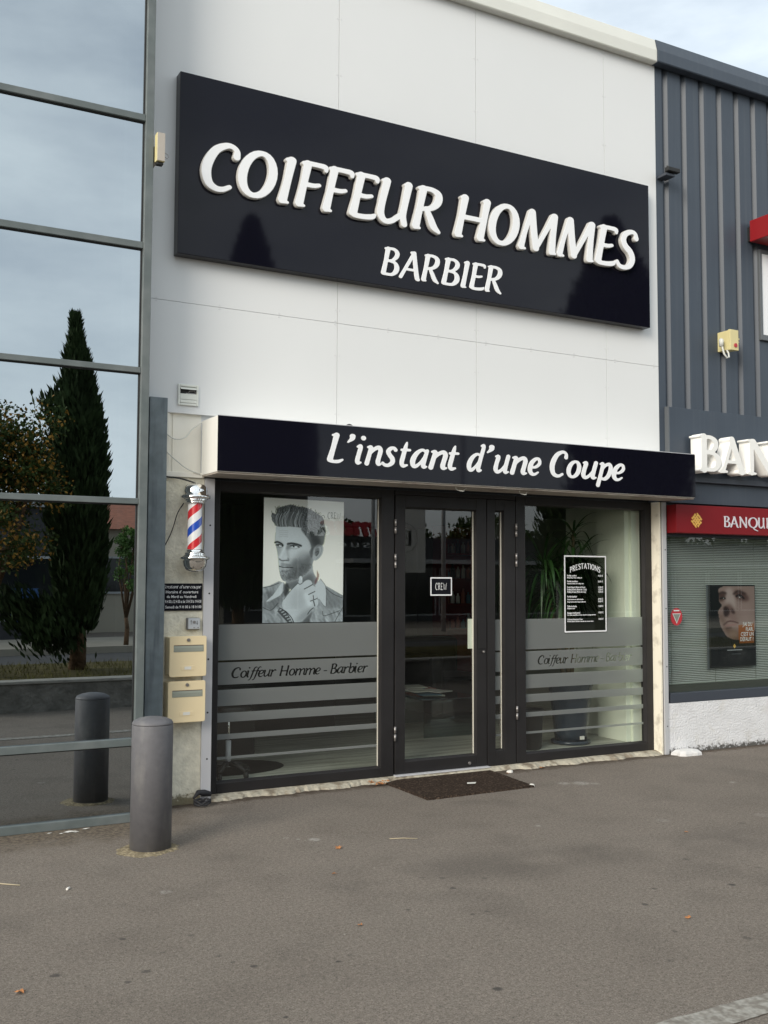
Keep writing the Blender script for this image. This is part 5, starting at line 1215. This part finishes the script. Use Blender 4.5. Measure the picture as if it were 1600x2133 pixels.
# low cabinet, rolling stool and dark mat at left
cb = empty('storage_cabinet', (2.85, 1.2, .098), label='low black cabinet at the back of the left window', cat='cabinet')
bx('body', 2.4, 3.26, 1.06, 1.6, .099, .70, 'black_rubber', cb, .006)
for x in (2.42, 2.84): bx('drawer_front', x, x+.40, 1.045, 1.0595, .13, .68, 'black_leather', cb, .004); 
for x in (2.56, 2.98): MB().tube([(x, 1.03, .55), (x+.12, 1.03, .55)], .006, 8).build('handle', 'chrome', cb)
mt = MB(); n = 28; mt.quad(*[(2.86+.46*math.cos(2*math.pi*i/n)*(1.0), .66+.30*math.sin(2*math.pi*i/n), .1045) for i in range(n)]); mt.quad(*[(2.86+.47*math.cos(2*math.pi*i/n), .66+.31*math.sin(2*math.pi*i/n), .0985) for i in range(n)][::-1])
mt.build('floor_mat', 'black_rubber', None, fix=False, label='black oval rubber mat on the floor of the shop', cat='mat')
so_ = empty('stool', (2.74, .33, .098), label='rolling stool on a star base inside the left window', cat='stool')
SX, SY = 2.76, .34
MB().tube([(SX, SY, .17), (SX, SY, .36)], .021, 16).build('sleeve', 'jamb_grey', so_); MB().tube([(SX, SY, .36), (SX, SY, .56)], .011, 14).build('column', 'chrome', so_)
MB().lathe([(.0, .56), (.15, .565), (.175, .585), (.175, .615), (.15, .635), (0, .64)], (SX, SY, 0), 36).build('seat', 'black_leather', so_)
for k in range(5):
    a = 2*math.pi*k/5+.25; e_ = (SX+.17*math.cos(a), SY+.155*math.sin(a), .150)
    lg_ = MB().tube([(SX, SY, .195), (SX+.09*math.cos(a), SY+.08*math.sin(a), .185), e_], [.022, .017, .013], 8).build('leg', 'black_rubber', so_)
    MB().tube([(e_[0]-.012, e_[1], .123), (e_[0]+.012, e_[1], .123)], .024, 12).build('castor', 'black_rubber', lg_)

# ------------------------------------------------------------ across the car park: what the panes mirror
mat('asphalt_far', (.085, .082, .08), .9, .15, noise=(.8, .12))
mat('pavement', (.30, .27, .22), .9, .15, noise=(1.2, .12), bump=(30, .01))
mat('concrete_wall', (.20, .19, .17), .95, .1, alt=((.36, .34, .31), 1.8, .52, .7), noise=(6, .3), bump=(14, .03))
mat('concrete_cap', (.34, .325, .29), .9, .15, noise=(5, .2))
mat('soil', (.10, .085, .04), .95, .05, noise=(5, .3))
mat('grass_blade', (.12, .11, .03), .8, .2, noise=(3, .5))
mat('bark', (.12, .075, .045), .95, .1, noise=(9, .4), bump=(18, .03))
mat('cypress_leaf', (.034, .056, .020), .8, .15, noise=(2.5, .5))
mat('tree_leaf', (.050, .075, .016), .65, .2, noise=(1.2, .5)); mat('autumn_leaf', (.36, .19, .035), .65, .2, noise=(2, .4)); mat('light_leaf', (.07, .14, .03), .65, .2, noise=(2, .4))
mat('wall_dark', (.035, .035, .04), .5); mat('wall_beige', (.42, .38, .30), .85, noise=(.5, .08)); mat('roof_tile', (.28, .10, .055), .85, noise=(6, .2)); mat('shop_blue', (.03, .09, .25), .4); mat('letters_red', (.50, .02, .03), .4)
mat('pole_paint', (.40, .41, .41), .5); mat('banner_white', (.72, .72, .70), .6); mat('dark_glass', (.012, .014, .016), .08)
bx('road', -60, 90, -15.6, -9.9, -.05, .004, 'asphalt_far', None, kind='structure')
bx('road_line', -60, 90, -12.15, -12.0, .005, .008, 'white_paint_line', None, kind='structure')
bx('pavement', -60, 90, -19.0, -15.6, -.05, .14, 'pavement', None, kind='structure')
def planter():
    t = empty('planter_wall', (20, -6.3, 0), label='low weathered concrete planter wall across the parking lane, seen in the mirror glazing', cat='wall')
    bx('wall_face', 1.55, 45, -6.50, -6.28, -.05, .325, 'concrete_wall', t, .01); bx('wall_cap', 1.53, 45, -6.53, -6.26, .326, .362, 'concrete_cap', t, .008); bx('end_wall', 1.55, 1.77, -9.6, -6.535, -.05, .325, 'concrete_wall', t, .01)
    bx('planting_soil', 1.78, 45, -9.6, -6.505, -.05, .30, 'soil', None, kind='structure')
planter()
rr = random.Random(12); V = []; F = []
for _ in range(9000):
    x = rr.uniform(1.8, 20) if rr.random() < .8 else rr.uniform(20, 44); y = rr.uniform(-9.55, -6.55); h = rr.uniform(.03, .09); a = rr.uniform(0, 6.28); i = len(V); w = .006
    V += [(x-w*math.cos(a), y-w*math.sin(a), .30), (x+w*math.cos(a), y+w*math.sin(a), .30), (x+rr.gauss(0, .02), y+rr.gauss(0, .02), .30+h)]; F.append((i, i+1, i+2))
me = bpy.data.meshes.new('grass'); me.from_pydata(V, [], F); link('grass', me, 'grass_blade', None, kind='stuff')

def cypress(x, y, z0, H, Rm, seed, label, clear=.6, n=15000, side=None, lean=0, cone=False, lk=1.0):
    rr = random.Random(seed); t = empty('cypress_tree', (x, y, z0), label=label, cat='tree', group='dark cypresses along the planter')
    tk = MB(); tk.tube([(x, y, z0-.1), (x+.02, y, z0+clear*.6), (x-.03+lean*.1, y, z0+H*.45), (x+lean, y, z0+H*.9)], [.13, .105, .06, .01], 10)
    if side:
        for (dx, dy, dz) in side: tk.tube([(x, y, z0+clear*.8), (x+dx*.4, y+dy*.4, z0+clear+.15), (x+dx, y+dy, z0+dz)], [.05, .035, .02], 7)
    tk.build('trunk', 'bark', t)
    lobes = [(rr.uniform(0, 6.28), rr.uniform(.05, .95), rr.uniform(.25, .6), rr.uniform(.08, .2)) for _ in range(34)]
    V = []; F = []
    def sprig(p, d, L_, w):
        i = len(V); a = rr.uniform(0, 6.28); s_ = Vector((math.cos(a), math.sin(a), 0)); m_ = p+d*L_*.5
        V.extend([tuple(p), tuple(m_+s_*w), tuple(p+d*L_), tuple(m_-s_*w)]); F.append((i, i+1, i+2, i+3))
    def Rr(h, az):
        b = Rm*(math.sin(math.pi*min(1, (h*.92+.10)))**.62)*(1-.50*h**1.4)
        if h > .86: b *= max(.03, (1-h)/.14)
        if cone: b = Rm*min(1, (1-h)/.28)**.85*min(1, (h+.1)/.2)
        e = 1
        for (la, lh, lr, ls) in lobes:
            da = abs((az-la+math.pi) % (2*math.pi)-math.pi); q = math.exp(-(da/.7)**2-((h-lh)/ls)**2*1.2); e += q*(lr-.35)
        return b*max(.45, e)
    for _ in range(n):
        h = rr.random()**.85; az = rr.uniform(0, 6.283); r = Rr(h, az)*(rr.random()**.33)*rr.uniform(.85, 1.06)
        p = Vector((x+lean*h*h+r*math.cos(az), y+r*math.sin(az), z0+clear+(H-clear)*h)); d = Vector((math.cos(az)*.35+rr.gauss(0, .16), math.sin(az)*.35+rr.gauss(0, .16), 1)).normalized()
        sprig(p, d, rr.uniform(.09, .24)*lk, rr.uniform(.012, .032)*lk)
    if side:
        for (dx, dy, dz) in side:
            for _ in range(1100):
                q = rr.random()**.5; p = Vector((x+dx*q*1.1+rr.gauss(0, .13), y+dy*q*1.1+rr.gauss(0, .13), z0+max(clear*.9, dz-1.1*(1-q))+rr.gauss(0, .13))); sprig(p, Vector((dx*.6+rr.gauss(0, .2), dy*.6, .8)).normalized(), rr.uniform(.08, .2), rr.uniform(.015, .035))
    me = bpy.data.meshes.new('crown'); me.from_pydata(V, [], F); link('crown', me, 'cypress_leaf', t)
def broad(x, y, z0, H, Rc, seed, label, n=9000, m='tree_leaf', m2=None, clear=.35, leaf=(.04, .07), name='broadleaf_tree', group=None, sq=.8):
    rr = random.Random(seed); t = empty(name, (x, y, z0), label=label, cat='tree', group=group); tk = MB()
    tk.tube([(x, y, z0-.1), (x+.03, y, z0+H*clear*.6), (x, y, z0+H*clear)], [.05*Rc+.03, .04*Rc+.025, .035*Rc+.02], 9)
    cl = []; nb = 12 if n > 4000 else 7
    for k in range(nb):
        az = k*2.4+rr.uniform(-.4, .4); el = rr.uniform(.1, 1.4); q = Rc*rr.uniform(.5, .95)
        e = Vector((x+q*math.cos(az)*math.cos(el), y+q*math.sin(az)*math.cos(el), z0+H*clear+(H*(1-clear)-Rc*.1)*(.25+.6*math.sin(el)))); mid = Vector((x, y, z0+H*clear)).lerp(e, .5)+Vector((rr.gauss(0, .1), rr.gauss(0, .1), .15*Rc))
        tk.tube([(x, y, z0+H*clear*.9), tuple(mid), tuple(e)], [.028*Rc+.01, .018*Rc+.006, .006], 6)
        for w in range(4):
            c = mid.lerp(e, rr.uniform(.3, 1.1))+Vector([rr.gauss(0, Rc*.16) for _ in range(3)]); cl.append((c, Rc*rr.uniform(.16, .32)))
            tk.tube([tuple(mid.lerp(e, .5)), tuple(c)], [.008*Rc+.003, .003], 5)
    tk.build('trunk', 'bark', t)
    def leaves(N, mm, nm, outer):
        V = []; F = []
        for _ in range(N):
            c, r = rr.choice(cl); d = Vector([rr.gauss(0, 1) for _ in range(3)]).normalized(); p = c+d*r*(rr.random()**.4)*(1.12 if outer else 1); p.z = c.z+(p.z-c.z)*sq
            a = Vector([rr.gauss(0, 1) for _ in range(3)]).normalized(); b = a.cross(Vector([rr.gauss(0, 1) for _ in range(3)])).normalized(); L_ = rr.uniform(*leaf); i = len(V)
            V.extend([tuple(p), tuple(p+a*L_*.5+b*L_*.32), tuple(p+a*L_), tuple(p+a*L_*.5-b*L_*.32)]); F.append((i, i+1, i+2, i+3))
        me = bpy.data.meshes.new(nm); me.from_pydata(V, [], F); link(nm, me, mm, t)
    leaves(n, m, 'crown', False)
    if m2: leaves(int(n*.28), m2, 'autumn_leaves', True)
cypress(3.30, -8.4, .30, 4.85, .44, 7, 'cypress with a side branch, mirrored in the office glazing beside the autumn tree', clear=.50, side=[(-.85, .2, .95), (-.5, .3, .8), (-.30, .1, 3.7)], lean=-.12, n=17000)
cypress(6.38, -9.4, .30, 7.2, .66, 8, 'cypress mirrored low in the left part of the large sign', clear=.7, cone=True, n=18000, lk=1.25)
cypress(14.45, -9.6, .30, 8.6, 1.0, 9, 'largest cypress, mirrored under the last letter of the large sign', clear=.8, n=30000, side=[(-1.5, .3, 6.2), (-1.2, .2, 5.2)], cone=True, lk=1.5)
broad(1.98, -7.7, .30, 3.75, 1.12, 5, 'small broadleaf tree turning orange, mirrored at the left edge of the glazing', n=15000, m2='autumn_leaf', clear=.22, leaf=(.035, .075), sq=1.0)
broad(6.0, -15.9, .14, 2.9, .55, 6, 'small light green tree behind the cypress, mirrored beside the steel post', n=3500, m='light_leaf', clear=.2, name='young_tree')
# buildings opposite
def windows_row(t, x0, x1, y, z0, z1, n, m='dark_glass', fr='pole_paint'):
    w = (x1-x0)/n
    for i in range(n):
        a, c = x0+i*w+.06, x0+(i+1)*w-.06; f = MB(); f.box(a, a+.06, y, y+.05, z0, z1).box(c-.06, c, y, y+.05, z0, z1).box(a+.06, c-.06, y, y+.05, z0, z0+.06).box(a+.06, c-.06, y, y+.05, z1-.06, z1)
        o = f.build('window', fr, t); MB().quad((a+.06, y+.02, z0+.06), (c-.06, y+.02, z0+.06), (c-.06, y+.02, z1-.06), (a+.06, y+.02, z1-.06)).build('pane', m, o, fix=False)
b1 = empty('low_shop_opposite', (2, -22, 0), label='low shop with dark glass and a blue panel across the road, mirrored behind the cypress', cat='building')
bx('wall', -8, 6.0, -28, -20.2, 0, 3.3, 'wall_dark', b1); bx('roof_edge', -8.1, 6.1, -28, -20.0, 3.301, 3.5, 'pole_paint', b1); windows_row(b1, -7.5, 5.5, -20.198, .5, 2.1, 6); bx('blue_panel', 4.3, 4.95, -20.14, -20.06, .5, 1.3, 'shop_blue', b1)
b2 = empty('beige_house', (9, -27, 0), label='beige house with red tiled roof beyond the road, mirrored beside the steel post', cat='building')
bx('wall', 6.8, 11.5, -30, -24, 0, 3.0, 'wall_beige', b2); rf = MB(); extr(rf, [(-30.3, 3.001), (-23.7, 3.001), (-27, 4.0)], 6.6, 11.7); rf.build('roof', 'roof_tile', b2); windows_row(b2, 7.2, 11.2, -23.999, 1.1, 2.2, 3)
b3 = empty('dark_warehouse', (11.5, -33, 0), label='tall dark warehouse block beyond the road, mirrored in the left of the window', cat='building')
bx('wall', 13.0, 16.3, -38, -28.2, 0, 7.4, 'wall_dark', b3); windows_row(b3, 13.2, 16, -28.199, .4, 2.4, 4); bx('roof_edge', 12.9, 16.4, -38, -28.0, 7.401, 7.6, 'pole_paint', b3)
b4 = empty('supermarket', (24, -30, 0), label='long low shop hall with red rooftop letters across the road', cat='building')
bx('wall', 16.7, 46, -42, -26.6, 0, 3.15, 'wall_dark', b4); bx('canopy', 16.7, 46, -26.59, -25.2, 2.15, 2.30, 'pole_paint', b4); windows_row(b4, 17, 45, -26.598, .2, 2.0, 14); bx('sign_board', 14.9, 19.6, -26.58, -26.45, 3.0, 3.12, 'wall_dark', b4)
# rooftop letters seen reversed in the glass
w_ = word('mar', 0, 0, 1, 0, -.12, .18, 1.35, 22, .04, width=1)
sg = MB(); sg.f = w_.f; sg.sm = w_.sm; sg.v = [(18.25-2.25*v[0], -26.30+v[1], 3.16+v[2]*.72) for v in w_.v]; sg.build('letters', 'letters_red', b4)
w_ = word('SUC', 0, 0, 1, 0, -.05, 0, .7, 16, .3, width=1)
sg = MB(); sg.f = w_.f; sg.sm = w_.sm; sg.v = [(18.0-1.5*v[0], -26.35+v[1], 2.72+v[2]*.18) for v in w_.v]; sg.build('letters', 'banner_white', b4)
for k, x in enumerate((15.4, 19.4, 23.0)):
    t = empty('lamp_post', (x, -17.2, .14), label=['thin white lamp post nearest the dark warehouse', 'thin white lamp post before the long shop hall', 'thin white lamp post farthest along the road'][k], cat='lamp post', group='lamp posts on the far pavement')
    MB().tube([(x, -17.2, .1), (x, -17.2, 7.2)], [.07, .045], 10).build('post', 'pole_paint', t); MB().tube([(x, -17.2, 7.2), (x, -16.9, 7.6), (x, -16.0, 7.7)], .035, 8).build('arm', 'pole_paint', t); MB().box(x-.1, x+.1, -15.9, -15.3, 7.64, 7.75).build('lamp_head', 'pole_paint', t, .02)
# banner on a post, seen in the door glass
bnr = empty('banner', (9.4, -9.2, .3), label='white vertical banner with a ringed letter E, mirrored in the door glass', cat='banner')
bx('sheet', 8.86, 9.86, -9.004, -9.0, 1.68, 2.84, 'banner_cloth', bnr); MB().tube([(8.78, -9.01, .3), (8.78, -9.01, 3.0)], .035, 10).build('post', 'pole_paint', bnr)
rg_ = MB(); n = 48; cxx, czz = 9.42, 2.31
for i in range(n):
    a, c = 2*math.pi*i/n, 2*math.pi*(i+1)/n; rg_.quad(*[(cxx+r_*math.cos(w), -8.997, czz+r_*math.sin(w)) for r_, w in ((.26, a), (.26, c), (.27, c), (.27, a))])
e_ = ((9.50, 9.56, 2.17, 2.44), (9.30, 9.499, 2.17, 2.185), (9.30, 9.499, 2.30, 2.312), (9.30, 9.499, 2.425, 2.44))
for a, c, d, e in e_: rg_.box(a, c, -8.999, -8.996, d, e)
rg_.build('emblem', 'frame_dark', bnr, fix=False)
# far row of trees
for k in range(13):
    x = 19+k*4.2; rr = random.Random(k+40)
    broad(x+rr.uniform(-1, 1), -45+rr.uniform(-3, 3), 0, 5.2+rr.uniform(-.5, .9), 2.7, k+60, 'round green tree in the far row behind the shop hall', n=2600, m='tree_leaf', clear=.25, leaf=(.18, .38), name='park_tree', group='green trees in the far row')
